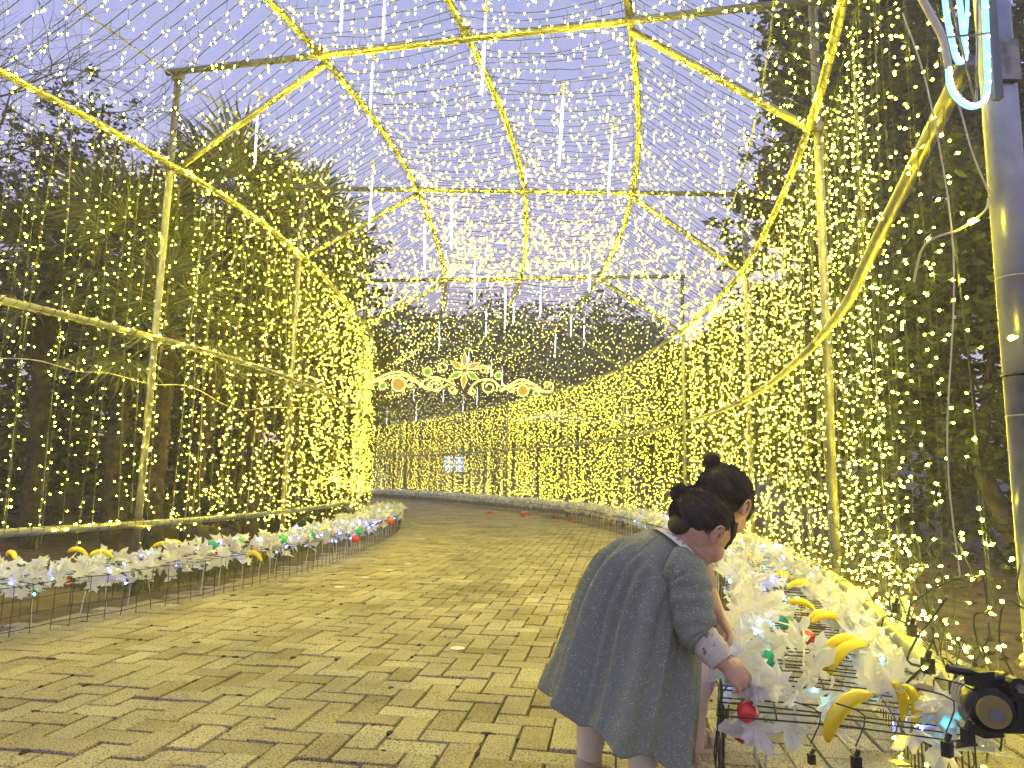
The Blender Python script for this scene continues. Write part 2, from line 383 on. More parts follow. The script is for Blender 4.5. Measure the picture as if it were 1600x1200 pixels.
# path: base sheet + pavers inside the tunnel corridor
SAM = 220
def side_line(W, off, s):
    p = wallpt(W, s); q = wallpt(W, min(s + .02, len(W) - 1 - 1e-6)) ; q0 = wallpt(W, max(s - .02, 0))
    d = (q - q0).normalized(); return p, Vector((-d.y, d.x)) * off
def strip_pts(W, off, s0, s1, n):
    o = []
    for i in range(n + 1):
        s = s0 + (s1 - s0) * i / n; p, nrm = side_line(W, off, s); o.append(p + nrm)
    return o
pathR = [Vector((1.35, -1.5)), Vector((1.35, .3))] + strip_pts(RW, -.25, 0.05, NB - 1, 90)
pathR = [Vector((1.35, -1.5)), Vector((1.5, .6))] + strip_pts(RW, -.45, 0.05, NB - 1, 90)
pathL = [Vector((-4.6, -1.5)), Vector((-3.9, 1.0))] + strip_pts(LW, -.35, 0.05, NB - 1, 90)
V = []; Fc = []
for a, b_ in zip(pathL, pathR): V += [(a.x, a.y, -.034), (b_.x, b_.y, -.034)]
for i in range(len(pathL) - 1): Fc.append((2 * i, 2 * i + 1, 2 * i + 3, 2 * i + 2))
path = tag(link('pavement', mesh('pavement', V, Fc, M['joint'])), 'herringbone brick path curving left through the light tunnel', kind='structure')
poly = [tuple(p) for p in pathL] + [tuple(p) for p in reversed(pathR)]
PX = np.array([p[0] for p in poly]); PY = np.array([p[1] for p in poly])
def inside(x, y):
    c = False; n = len(PX); j = n - 1
    yi = PY; xi = PX; yj = np.roll(PY, 1); xj = np.roll(PX, 1)
    cr_ = ((yi > y) != (yj > y)) & (x < (xj - xi) * (y - yi) / (yj - yi + 1e-12) + xi)
    return bool(cr_.sum() % 2)
U = .1015; ANG = R(-8.5)
def paver_shape(w_, l_, seed, chamf=.002, h=.05):
    """bevelled block, slightly uneven, some with a chipped corner"""
    rnd = random.Random(seed); hw, hl = w_ / 2, l_ / 2; V = []; c = chamf
    chip = rnd.random() < .3; ci = rnd.randrange(4); cs = rnd.uniform(.008, .02)
    def ring(inset, z, ch):
        pts = []
        for i, (sx, sy) in enumerate(((-1, -1), (1, -1), (1, 1), (-1, 1))):
            x = sx * (hw - inset); y = sy * (hl - inset)
            if ch and i == ci:
                k = cs
                a_ = (x - sx * k, y, z); b2 = (x, y - sy * k * .7, z)
                pts += [a_, b2] if (i % 2 == 1) else [b2, a_]
                if i in (0,): pts[-2:] = [b2, a_]
                if i in (2,): pts[-2:] = [b2, a_]
            else: pts.append((x, y, z))
        return pts
    a = ring(0, -h, chip); b2 = ring(0, -c, chip); d = ring(c, 0, chip); n = len(a); V = a + b2 + d; Fc = []
    for k in (0, n):
        for i in range(n): j = (i + 1) % n; Fc.append((k + i, k + j, k + n + j, k + n + i))
    Fc.append(tuple(2 * n + i for i in range(n)))
    return V, Fc
shapes = [paver_shape(U - .0085, 2 * U - .0085, 100 + k) for k in range(14)]
pm = [mesh('paver', v, f, M['paver']) for v, f in shapes]
pmf = paver_shape(U - .009, 2 * U - .009, 4)
bricks = []
ca, sa = math.cos(ANG), math.sin(ANG)
for i in range(-190, 120):
    for j in range(-20, 350):
        t = (i - j) % 4
        if t == 0: cx, cy, rot = (i + 1) * U, (j + .5) * U, math.pi / 2
        elif t == 3: cx, cy, rot = (i + .5) * U, (j + 1) * U, 0
        else: continue
        x = cx * ca - cy * sa; y = cx * sa + cy * ca
        if y < 1.2 or x < -14 or x > 3.2: continue
        if y > 18 and x > 4: continue
        if abs(x) > .80 * y + .4: continue
        bricks.append((x, y, rot + ANG))
bx = [b_ for b_ in bricks if inside(b_[0], b_[1])]
bx.sort(key=lambda b_: math.hypot(b_[0], b_[1]))
farV = MB(); near = 0
for k, (x, y, rot) in enumerate(bx):
    rnd = random.Random(k); r2 = rot + (math.pi if rnd.random() < .5 else 0) + rnd.gauss(0, .006)
    dz = rnd.gauss(0, .0022); tx, ty = rnd.gauss(0, .010), rnd.gauss(0, .006)
    x += rnd.gauss(0, .0012); y += rnd.gauss(0, .0012)
    if near < 298:
        o = bpy.data.objects.new('paver', pm[rnd.randrange(len(pm))]); COL.objects.link(o); o.parent = path
        o.location = (x, y, dz); o.rotation_euler = (tx, ty, r2); near += 1
    else:
        if y > 31: continue
        if y < 9: v, f = shapes[rnd.randrange(14)]
        else: v, f = pmf
        c_, s_ = math.cos(r2), math.sin(r2); n0 = len(farV.V)
        farV.V.extend([(x + a * c_ - b_ * s_, y + a * s_ + b_ * c_, z_ + dz + a * ty * -1 + b_ * tx) for a, b_, z_ in v])
        farV.F.extend([tuple(q + n0 for q in ff) for ff in f]); farV.M.extend([0] * len(f))
o = farV.build('paver_field', [M['paver']], path); o['kind'] = 'stuff'

M['moss'] = noisy(mat('joint_moss', (.02, .02, .012), .95), (.010, .009, .006), (.03, .03, .016), 60, 4, bump=.6)
mb = MB()
for k, (x, y, rot) in enumerate(bx[:1100]):
    if random.random() > .20: continue
    c_, s_ = math.cos(rot), math.sin(rot); sx, sy = random.choice((-1, 1)) * U * .5, random.choice((-1, 1)) * U * random.choice((1.0, .55, .3))
    r_ = random.uniform(.005, .017); mb.ell((x + sx * c_ - sy * s_, y + sx * s_ + sy * c_, -.001), r_ * random.uniform(1, 2), r_ * .8, .0045, 7, 4, Matrix.Rotation(rot + random.choice((0, 1.57)), 3, 'Z'))
o = mb.build('moss', [M['moss']], path); o['kind'] = 'stuff'
# ------------------------------------------------------------------ hills, grass, litter
def hills():
    V = []; Fc = []; n = 70
    prof = []
    for i in range(n + 1):
        px = -900 + 3400 * i / n
        prof.append(px)
    for k, (Y, zf) in enumerate(((52, 0), (70, .55), (95, 1.0), (140, 1.0))):
        for px in prof:
            X = (px - 800) / F * Y
            h = 3.5 + 10.5 * math.exp(-((px - 1220) / 230) ** 2) + 1.0 * math.exp(-((px - 700) / 300) ** 2) + 3 * noise.noise(Vector((px * .004, 3.3, 0))) + 1.2 * noise.noise(Vector((px * .02, 1.3, 0)))
            z = -1 + (h + 1) * zf * (1 if k < 3 else .6) * (Y / 75)
            V.append((X * 1.15, Y, z))
    for k in range(3):
        for i in range(n):
            a = k * (n + 1) + i; Fc.append((a, a + 1, a + n + 2, a + n + 1))
    return tag(link('hills', mesh('hills', V, Fc, M['hill'], smooth=True)), 'low dark wooded hill beyond the garden', kind='structure')
hills()
def blades(name, region, n, h, matl, wd=.004):
    mb = MB()
    for _ in range(n):
        x, y = region(); a = random.uniform(0, 6.28); hh = h * random.uniform(.5, 1.2); c_, s_ = math.cos(a) * wd, math.sin(a) * wd
        lx, ly = random.gauss(0, .35) * hh, random.gauss(0, .35) * hh
        mb.V += [(x - c_, y - s_, -.03), (x + c_, y + s_, -.03), (x + lx, y + ly, hh - .03)]; k = len(mb.V); mb.F.append((k - 3, k - 2, k - 1)); mb.M.append(0)
    return mb.build(name, [matl])
def reg_left():
    s = random.uniform(1.0, 4.6); p, nr = side_line(LW, random.uniform(.0, 1.5) ** 1.0 + .02, s); q = p + nr; return q.x, q.y
tag(blades('grass', reg_left, 15000, .10, M['grass']), 'short grass strip behind the left garland', 'grass', kind='stuff')
def leaf_quads(mb, pts, size, m=0, flat=.4):
    pts = np.asarray(pts); n = len(pts)
    d = np.random.normal(size=(n, 3)); d[:, 2] *= flat; d /= np.linalg.norm(d, axis=1)[:, None]
    e = np.random.normal(size=(n, 3)); e -= (e * d).sum(1)[:, None] * d; e /= np.linalg.norm(e, axis=1)[:, None]
    sz = size * np.random.uniform(.6, 1.3, (n, 1))
    a = pts - d * sz * .5; c = pts + d * sz * .5; b_ = pts + e * sz * .24; f = pts - e * sz * .24
    V = np.stack([a, b_, c, f], 1).reshape(-1, 3); k = len(mb.V)
    mb.V.extend(map(tuple, V.tolist())); mb.F.extend([(k + 4 * i, k + 4 * i + 1, k + 4 * i + 2, k + 4 * i + 3) for i in range(n)]); mb.M.extend([m] * n)
mb = MB(); pts = []
for _ in range(2600):
    x = random.uniform(1.6, 6.5); y = random.uniform(1.2, 9)
    if x < np.interp(y, [p[1] for p in RW[:4]], [p[0] for p in RW[:4]]) + .12: continue
    if noise.noise(Vector((x * .9, y * .9, 0))) < -.05 and random.random() < .8: continue
    pts.append((x, y, random.uniform(-.025, -.005)))
leaf_quads(mb, pts, .06, flat=.15); tag(mb.build('fallen_leaves', [M['litter']]), 'brown fallen leaves on the soil right of the tunnel', 'leaves', kind='stuff')

# ------------------------------------------------------------------ trees
def crown_pts(clumps, n):
    """points near the skins of many leaf clumps spread through ellipsoids"""
    out_ = []
    tot = sum(c[3] * c[4] * c[5] for c in clumps) ** 1.0
    for (cx, cy, cz, rx, ry, rz) in clumps:
        k = int(n * (rx * ry * rz) / tot)
        sub = max(10, int(60 * (rx * ry * rz) ** .5)); centres = []
        for _ in range(sub):
            d = np.random.normal(size=3); d /= np.linalg.norm(d); rr = random.uniform(.35, 1.05) ** .6
            centres.append((np.array((cx, cy, cz)) + d * np.array((rx, ry, rz)) * rr, random.uniform(.10, .26) * (rx * ry * rz) ** (1 / 3)))
        for _ in range(k):
            c, r_ = centres[random.randrange(sub)]; d = np.random.normal(size=3); d /= np.linalg.norm(d)
            out_.append(c + d * r_ * random.uniform(.3, 1.15) * np.array((1.1, 1.1, .8)))
    return out_
def tree(name, base, clumps, n, size, matl, label, cat='tree', group=None, trunk_r=.2, limbs=True, spread=.6):
    t = empty(name, base, label, cat, group); base = Vector(base)
    mb = MB(); leaf_quads(mb, crown_pts(clumps, n), size, flat=spread); mb.build('crown', [matl], t)
    tb = MB(); top = Vector((sum(c[0] for c in clumps), sum(c[1] for c in clumps), sum(c[2] for c in clumps))) / len(clumps)
    mid = base.lerp(top, .5) + Vector((random.uniform(-.2, .2), 0, 0))
    tb.tube(smoothpath([base, mid, top], 4), [trunk_r * (1 - .08 * i) for i in range(9)], 8)
    if limbs:
        for c in clumps:
            tb.tube(smoothpath([mid, mid.lerp(Vector(c[:3]), .5) + Vector((0, 0, .2)), Vector(c[:3])], 3), [trunk_r * .45 * (1 - .12 * i) for i in range(7)], 6)
    tb.build('trunk', [M['bark']], t); return t
def X(px, Y): return (px - 800) / F * Y
def Z(py, Y, px=800): return HC + (750 + .02 * (px - 800) - py) / F * Y
def C(px, py, Y, r, ry=None, rz=None): return (X(px, Y), Y, Z(py, Y, px), r, ry or r, rz or r)

tree('evergreen_tree', (8.0, 12.5, -.03), [C(1370, 40, 12, 1.6), C(1300, 260, 11.5, 1.3), C(1190, 350, 11.5, .75), C(1420, 200, 12, 1.9), C(1290, 400, 12, 1.05), C(1400, 420, 12, 1.6),
     C(1480, 30, 12, 2.0), C(1560, 300, 12, 1.9), C(1370, -60, 12, 1.6), C(1300, 130, 12, 1.0), C(1480, 480, 12, 1.4), C(1620, 80, 12, 1.8)], 62000, .17, M['foliage_dark'],
     'huge dense dark evergreen tree behind the right wall of lights', trunk_r=.4)
tree('evergreen_shrub', (4.6, 6.2, -.03), [C(1480, 480, 6.4, 1.0, 1.1, 1.0), C(1560, 560, 6.2, 1.05, 1.1, 1.1), C(1420, 640, 6.8, .8, .9, .8), C(1540, 750, 6.2, .8, .8, .75), C(1600, 380, 6.4, 1.2)], 17000, .10, M['foliage_dark'],
     'tall dark shrub behind the nearest right bay, beside the big pole', 'shrub', trunk_r=.1)
tree('evergreen_shrub', (5.2, 9.0, -.03), [C(1330, 600, 9.5, 1.3, 1.2, 1.2), C(1250, 700, 9.8, 1.0, 1, .85), C(1400, 720, 9.2, 1.2, 1, 1), C(1190, 640, 10.5, .9, 1, 1)], 17000, .12, M['foliage_mid'],
     'rounded mid green shrub behind the second right bay', 'shrub', trunk_r=.12)
tree('evergreen_shrub', (5.0, 15.0, -.03), [C(1110, 620, 15, 1.4, 1.2, 1.3), C(1180, 580, 15, 1.4, 1.2, 1.3), C(1060, 700, 15.5, 1.1, 1, .9), C(1240, 520, 16, 1.6)], 15000, .17, M['foliage_dark'],
     'dark shrub behind the middle of the right wall, past the big tree', 'shrub', trunk_r=.12)
bgt = [(620, 530, 36, 2.2, 'leftmost of the dark trees beyond the far wall'), (700, 545, 38, 2.3, 'low dark tree beyond the far wall, behind the flower ornament'),
       (775, 525, 36, 2.4, 'dark tree with a pointed top beyond the far wall'), (850, 540, 37, 2.6, 'dark tree beyond the far wall, left of the tallest crown'),
       (945, 525, 35, 2.5, 'tallest round dark crown beyond the far wall'), (1010, 550, 36, 1.9, 'small round dark crown right of the tallest far crown'),
       (1080, 590, 40, 2.2, 'low dark tree in the dip right of the far crowns'), (1160, 560, 42, 2.6, 'dark hillside tree behind the right wall'), (545, 560, 36, 2.4, 'dark tree just left of the far wall edge')]
for px, py, Y, r_, lab in bgt:
    tree('background_tree', (X(px, Y), Y, -.03), [C(px, py + 5, Y, r_), C(px - 28, py + 50, Y, r_ * .9), C(px + 28, py + 45, Y, r_ * .9), C(px, py + 95, Y, r_ * 1.15), C(px + 5, py - 38, Y, r_ * .38), C(px - 22, py - 14, Y, r_ * .42), C(px + 24, py - 8, Y, r_ * .45), C(px + 34, py + 110, Y, r_), C(px - 36, py + 130, Y, r_)], 8200, .34, M['foliage_dark'], lab, group='trees beyond the far wall', trunk_r=.3)
lt = [('leafy_tree', [(110, 130, 10, .55), (70, 190, 10, .8), (130, 240, 10, .75), (20, 240, 10, 1.0), (60, 330, 10, 1.3)], 5200, .10, 'sparse leafy tree with a pointed top at far left'),
      ('leafy_tree', [(235, 230, 11, .5), (280, 290, 11, .7), (200, 330, 11, .9), (150, 420, 11, 1.3)], 7000, .10, 'thin leafy tree between the pointed tree and the palms'),
      ('leafy_tree', [(10, 480, 9, 1.4), (-60, 620, 9, 1.4), (90, 600, 9.5, 1.5), (180, 560, 10, 1.4), (60, 720, 9, 1.0)], 16000, .13, 'dark broad tree filling the lower left behind the palms'),
      ('leafy_tree', [(300, 480, 13, 1.9), (420, 520, 13, 1.7), (500, 590, 13.5, 1.5), (380, 640, 13, 1.7), (260, 650, 13, 1.6), (540, 510, 15, 1.2), (470, 420, 14, 1.2), (500, 690, 13, 1.2)], 24000, .15, 'dense green tree behind the palms at the second left post'),
      ('leafy_tree', [(400, 260, 12, .5), (450, 310, 12, .6), (370, 340, 12, .9), (530, 400, 13, .8)], 5200, .09, 'wispy fine leafed tree showing above the palm crowns')]
for nme, cl, n, sz, lab in lt:
    q = cl[len(cl) // 2]
    tree(nme, (X(q[0], q[2]), q[2], -.03), [C(a, b_, Y, r_) for a, b_, Y, r_ in cl], n, sz, M['foliage_dark'], lab, group='leafy trees behind the left wall', trunk_r=.13)
for k, (px, lab) in enumerate(((20, 'dark low hedge clump behind the leftmost palm'), (150, 'dark low hedge clump left of the first left post'), (290, 'dark low hedge clump right of the first left post'), (420, 'dark low hedge clump at the second left post'), (-120, 'dark low hedge clump just outside the left edge'))):
    Y = 10.5 + (k % 3) * .9
    tree('hedge_bush', (X(px, Y), Y, -.03), [C(px, 770, Y, 1.0, .7, .85), C(px - 60, 760, Y, .8, .6, .8), C(px + 60, 755, Y, .8, .6, .9), C(px + 15, 700, Y, .8, .6, .7)], 6000, .11, M['foliage_dark'], lab, 'bush', 'hedge behind the left wall', trunk_r=.05)
# bare branches top left
t = empty('bare_branch_tree', (-7.2, 7.5, -.03), 'leafless twiggy branches reaching in at the top left corner', 'tree')
mb = MB(); random.seed(11)
def twig(p, d, r_, depth):
    q = [p]; 
    for k in range(4): d = (d + Vector((random.gauss(0, .16), random.gauss(0, .16), random.gauss(0, .12)))).normalized(); q.append(q[-1] + d * (.26 if depth < 2 else .15))
    mb.tube(q, [r_ * (1 - .17 * k) for k in range(5)], 5)
    if depth < 4:
        for k in (1, 2, 3, 4):
            if random.random() < .85: twig(q[k], (d + Vector((random.gauss(0, .6), random.gauss(0, .6), random.gauss(0, .6)))).normalized(), r_ * .58, depth + 1)
mb.tube([(-7.2, 7.5, -.03), (-7.0, 7.5, 2.2), (-6.4, 7.4, 4.2)], [.09, .07, .05], 8)
for k in range(4): twig(Vector((-6.4, 7.4, 3.6 + .35 * k)), Vector((.75, -.1, random.uniform(.0, .5))).normalized(), .022, 0)
mb.build('branches', [M['bark']], t)

# fan palms: crown of fronds, each frond an object
def frond_mesh(seed, dead=False):
    rnd = random.Random(seed); mb = MB(); Lp = rnd.uniform(.45, .62); Rf = rnd.uniform(.55, .7)
    mb.tube([(0, 0, 0), (Lp * .5, 0, .03), (Lp, 0, 0)], [.014, .010, .008], 4)
    nl = 34
    for k in range(nl):
        a = (k / (nl - 1) - .5) * R(250) ; l_ = Rf * (1 - .22 * abs(k / (nl - 1) - .5) * 2) * rnd.uniform(.9, 1.05)
        d = Vector((math.cos(a), math.sin(a), 0)); s_ = Vector((-math.sin(a), math.cos(a), 0)); o0 = Vector((Lp, 0, 0))
        wd = .016; z1 = -.05 * rnd.random() + .06 * math.cos(a); droop = rnd.uniform(.04, .20)
        p0 = o0 + d * .03; p1 = o0 + d * l_ * .55 + Vector((0, 0, z1)); p2 = o0 + d * l_ + Vector((0, 0, z1 - droop)) + s_ * rnd.gauss(0, .02)
        V = [p0 - s_ * .004, p0 + s_ * .004, p1 - s_ * wd, p1 + Vector((0, 0, -.008)), p1 + s_ * wd, p2]
        mb.add(V, [(0, 3, 2), (0, 1, 3), (1, 4, 3), (2, 3, 5), (3, 4, 5)])
    return mesh('frond', mb.V, mb.F, M['palm'])
FR = [frond_mesh(50 + k) for k in range(6)]
def palm(px, py, Y, s, n, lab, seed, base_px=None):
    rnd = random.Random(seed); c = Vector((X(px, Y), Y, Z(py, Y, px)))
    b0 = Vector((X(base_px or px, Y), Y + .1, -.03))
    t = empty('fan_palm', b0, lab, 'palm tree', 'fan palms behind the left wall')
    tb = MB(); ks = 14; pts = [b0.lerp(c, i / ks) + Vector((rnd.gauss(0, .012), 0, 0)) for i in range(ks + 1)]
    tb.tube(pts, [.085 * s * (1 + .18 * (i % 2)) * (1.15 if i > 9 else 1) for i in range(ks + 1)], 9); tb.build('trunk', [M['palmbark']], t)
    for k in range(n):
        o = bpy.data.objects.new('frond', FR[rnd.randrange(6)]); COL.objects.link(o); o.parent = t
        el = R(80 - 125 * (k / n) ** .8 + rnd.gauss(0, 6)); az = k * 2.399 + rnd.gauss(0, .2)
        o.location = c - b0 + Vector((0, 0, .12 * s * math.sin(el))); o.rotation_euler = Euler((rnd.gauss(0, .3), -el, az), 'XYZ'); sc2 = s * rnd.uniform(.85, 1.15); o.scale = (sc2,) * 3
    return t
palm(345, 330, 8.0, 1.05, 34, 'tallest fan palm, its crown just right of the first left post', 1, 300)
palm(450, 385, 9.8, 1.05, 28, 'fan palm whose crown overlaps the second left post', 2)
palm(180, 400, 7.2, .95, 30, 'fan palm with its crown left of the first left post', 3)
palm(55, 430, 7.6, .95, 26, 'leftmost fan palm with the low spreading crown', 4)
palm(250, 520, 6.9, .85, 24, 'short fan palm drooping behind the first left post', 5)
palm(400, 545, 9.2, 1.0, 24, 'low fan palm between the first and second left posts', 6)

# ------------------------------------------------------------------ buildings and fence behind
def build_bg():
    Y = 34
    t = empty('pavilion', (X(960, Y), Y, -.03), 'low pavilion with a pale grey gabled roof behind the far wall', 'building')
    w_ = MB(); x0, x1 = X(850, Y), X(1180, Y); zt = Z(665, Y, 960)
    w_.box(((x0 + x1) / 2, Y + 3, zt / 2), x1 - x0, 5, zt); w_.build('wall', [M['walldark']], t)
    r_ = MB(); xa, xm, xb = X(790, Y), X(990, Y), X(1210, Y); zr = Z(612, Y, 960); ze = zt + .03
    for (xp, yp) in ((0, 0),):
        Vv = [(xa, Y - 1, ze), (xb, Y - 1, ze), (xb, Y + 6, ze), (xa, Y + 6, ze), (xm, Y - 1 + 2.2, zr), (xm + .5, Y + 4, zr)]
        r_.add(Vv, [(0, 1, 4), (1, 2, 5, 4), (2, 3, 5), (3, 0, 4, 5), (3, 2, 1, 0)])
    r_.build('roof', [M['roofgrey']], t)
    e = MB(); e.box(((X(985, Y) + X(1060, Y)) / 2, Y - 1.05, Z(656, Y - 1, 1020)), X(1060, Y) - X(985, Y), .08, .34); e.build('lit_fascia', [M['litwarm']], t)
    for i in range(5):
        q = MB(); px = 870 + i * 62; q.box((X(px, Y), Y + .46, 1.6), .9, .06, 1.5); f = q.build('window', [M['wallgrey']], t)
        q = MB(); q.box((X(px, Y), Y + .41, 1.6), .76, .03, 1.36); q.build('pane', [M['glass']], f)
    t = empty('garden_house', (X(720, 36), 36, -.03), 'flat roofed house with a lit ochre wall behind the far wall', 'building')
    q = MB(); x0, x1 = X(700, 36), X(800, 36); q.box(((x0 + x1) / 2, 38, 1.8), x1 - x0, 4, 3.6); q.build('wall', [M['wallgrey']], t)
    q = MB(); x0, x1 = X(632, 36), X(697, 36); q.box(((x0 + x1) / 2, 37.6, 1.8), x1 - x0, 3, 3.7); o = q.build('wall', [M['wallwarm']], t); o['label'] = 'ochre end wall'
    q = MB(); q.box((X(735, 36), 37.5, 3.72), 6.2, 5, .16); q.build('roof', [M['roofgrey']], t)
    for k, px in enumerate((704, 721)):
        Y2 = 30; t2 = empty('vending_machine', (X(px, Y2), Y2, -.03), ['left', 'right'][k] + ' one of two glowing blue white vending machines behind the far wall', 'vending machine', 'vending machines')
        q = MB(); q.box((X(px, Y2), Y2 + .2, .86), .44, .4, 1.78); q.build('body', [M['wallgrey']], t2)
        q = MB(); q.box((X(px, Y2), Y2 - .02, 1.42), .38, .03, .62); q.build('display_panel', [M['litpanel']], t2)
        for z in (1.22, 1.42, 1.62):
            q = MB()
            for i in range(5): q.tube([(X(px, Y2) - .15 + .075 * i, Y2 - .06, z - .07), (X(px, Y2) - .15 + .075 * i, Y2 - .06, z + .05)], .022, 6)
            q.build('bottle_row', [M['litdark']], t2)
    # low timber rail fence at left
    t = empty('timber_fence', (-6, 7.6, -.03), 'low dark timber rail fence behind the left wall', 'fence')
    for i in range(6):
        q = MB(); x = -9.4 + i * .95; q.box((x, 7.9 + .12 * i, .28), .11, .11, .62); q.build('post', [M['wood']], t)
        if i < 5:
            for z in (.22, .45): q = MB(); q.box((x + .475, 7.82 + .12 * i + .06, z), .97, .035, .11, rz=math.atan(.12 / .95)); q.build('rail', [M['wood']], t)
build_bg()

# ------------------------------------------------------------------ pipe tunnel frame
frame = empty('pipe_tunnel_frame', (0, 4, 0), 'galvanised scaffold pipe frame of the long curved light tunnel', 'pipe frame')
def pipe(name, pts, r_=.0245, n=10):
    mb = MB(); mb.tube(pts, r_, n); return mb.build(name, [M['pipe']], frame, smooth=False)
def smooth_o(o):
    o.data.polygons.foreach_set('use_smooth', [True] * len(o.data.polygons)); return o
def clampo(p, d, r_=.036, w_=.06):
    mb = MB(); d = Vector(d).normalized(); p = Vector(p)
    mb.tube([p - d * w_ / 2, p + d * w_ / 2], r_, 8); a = d.orthogonal().normalized()
    mb.box(p + a * r_, .03, .05, .03); mb.tube([p + a * r_ - d * .03, p + a * (r_ + .045) - d * .03], .006, 5); mb.tube([p + a * (r_ + .01) + d * .01, p + a * (r_ + .055) + d * .01], .007, 6)
    mb.box(p - a * (r_ + .012), .035, .03, .04)
    return mb.build('clamp', [M['clamp']], frame)
for i in range(NB):
    l, r_ = LW[i], RW[i]
    pr = .035 if i == 0 else .0245
    smooth_o(pipe('post', [v2(l, -.03), v2(l, TL + .03)]))
    if i == 0: continue
    smooth_o(pipe('post', [v2(r_, -.03), v2(r_, TR + .03)]))
    dlr = (v2(r_, TR) - v2(l, TL)); nrm = Vector((-dlr.y, dlr.x, 0)).normalized() * -.05
    smooth_o(pipe('beam', [v2(l, TL) - dlr.normalized() * .06 + nrm, v2(r_, TR) + dlr.normalized() * .06 + nrm]))
    sl, sr = roofpt(i, .25), roofpt(i, .75)
    smooth_o(pipe('brace', [v2(l, EL) - nrm, sl - nrm * 1.0 - Vector((0, 0, .03))])); smooth_o(pipe('brace', [v2(r_, ER) - nrm, sr - nrm - Vector((0, 0, .03))]))
    if i < 7:
        for p_, d_ in ((v2(l, TL), dlr), (v2(l, EL), (0, 0, 1)), (v2(r_, ER), (0, 0, 1)), (sl + nrm, dlr), (sr + nrm, dlr), (roofpt(i, .5) + nrm, dlr), (v2(l, BL), (0, 0, 1)), (v2(r_, BR), (0, 0, 1)), (v2(l, (EL + BL) / 2), (0, 0, 1))): clampo(p_, d_)
def railpts(W, z, s0, s1, off=.05, n=6):
    o = []
    k = int((s1 - s0) * n)
    for j in range(k + 1):
        s = s0 + (s1 - s0) * j / k; p, nr = side_line(W, off, s); o.append(Vector((p.x + nr.x, p.y + nr.y, z)))
    return o
def split_rail(name, fn):
    for i in range(0, NB - 1): smooth_o(pipe(name, [fn(i + k / 6) for k in range(7)], n=8))
for z in (EL, (EL + BL) / 2, BL): split_rail('rail', lambda s, z=z: Vector((*wallpt(LW, s), z)) + Vector((.05, 0, 0)))
for z in (ER, (ER + BR) / 2, BR):
    def fr(s, z=z):
        p, nr = side_line(RW, .05, max(s, .0))
        if s < 0: q1, q2 = wallpt(RW, 0), wallpt(RW, .1); p = q1 + (q2 - q1) * s * 10
        return Vector((p.x + nr.x, p.y + nr.y, z))
    if z == BR:
        smooth_o(pipe('rail', [fr(-.0 + k / 6) for k in range(7)], .031, 14))
        for i in range(1, NB - 1): smooth_o(pipe('rail', [fr(i + k / 6) for k in range(7)], n=8))
    elif z == ER: split_rail('rail', fr)
    else:
        for i in range(1, NB - 1): smooth_o(pipe('rail', [fr(i + k / 6) for k in range(7)], n=8))
        smooth_o(pipe('rail', smoothpath([fr(1), fr(.75), P(1330, 462, 3.0), P(1367, 383, 2.6), P(1440, 238, 2.05), P(1511, 96, 1.66)], 4), .023, 14))
for u in (.25, .5, .75): split_rail('purlin', lambda s, u=u: roofpt(s, u) + Vector((0, 0, .0)))
# thin outer cables
for nm, fn in (('side_cable', lambda s: Vector((*wallpt(LW, s), TL - .03)) + Vector((.1 if s > 1 else .0, 0, 0))), ('side_cable', lambda s: roofpt(s, .93) + Vector((0, 0, .04)))):
    mb = MB(); mb.tube([fn(k / 5) for k in range(0, 5 * 6)], .0065, 5); mb.build(nm, [M['pipe']], frame)

# big near pole (its own thing) with strapping, clamp and capped pipe end
def near_pole():
    b0 = Vector((1.125, 1.53, -.03)); t = empty('support_pole', b0, 'thick grey steel pole standing at the right edge of the picture', 'pole')
    mb = MB(); mb.tube([b0, b0 + Vector((-.01, 0, 3.9))], .036, 20); smooth_o(mb.build('shaft', [M['pole']], t))
    for z in (.36, .385, .47, .485):
        mb = MB(); mb.tube([b0 + Vector((math.cos(a) * .042, math.sin(a) * .042, z + .008 * math.sin(a * 2))) for a in np.linspace(0, 6.28, 15)], .0055, 6); mb.build('strap', [M['tubecap']], t)
    mb = MB(); mb.tube([b0 + Vector((math.cos(a) * .038, math.sin(a) * .038, 1.08)) for a in np.linspace(0, 6.28, 15)], .004, 5); mb.build('tape_band', [M['black']], t)
    for z in (1.30, .99):
        mb = MB(); mb.tube([b0 + Vector((math.cos(a) * .039, math.sin(a) * .039, z)) for a in np.linspace(0, 6.28, 15)], .0016, 5)
        mb.build('cable_tie', [M['wirelight']], t)
    mb = MB(); mb.box(b0 + Vector((-.012, -.043, 1.80)), .05, .014, .10); mb.build('bracket_plate', [M['clamp']], t)
    mb = MB(); mb.tube([b0 + Vector((-.036, -.01, .425)), b0 + Vector((-.085, -.02, .43))], .006, 8); mb.tube([b0 + Vector((-.078, -.018, .417)), b0 + Vector((-.078, -.018, .445))], .011, 6); mb.build('bolt', [M['clamp']], t)
    return t
near_pole()
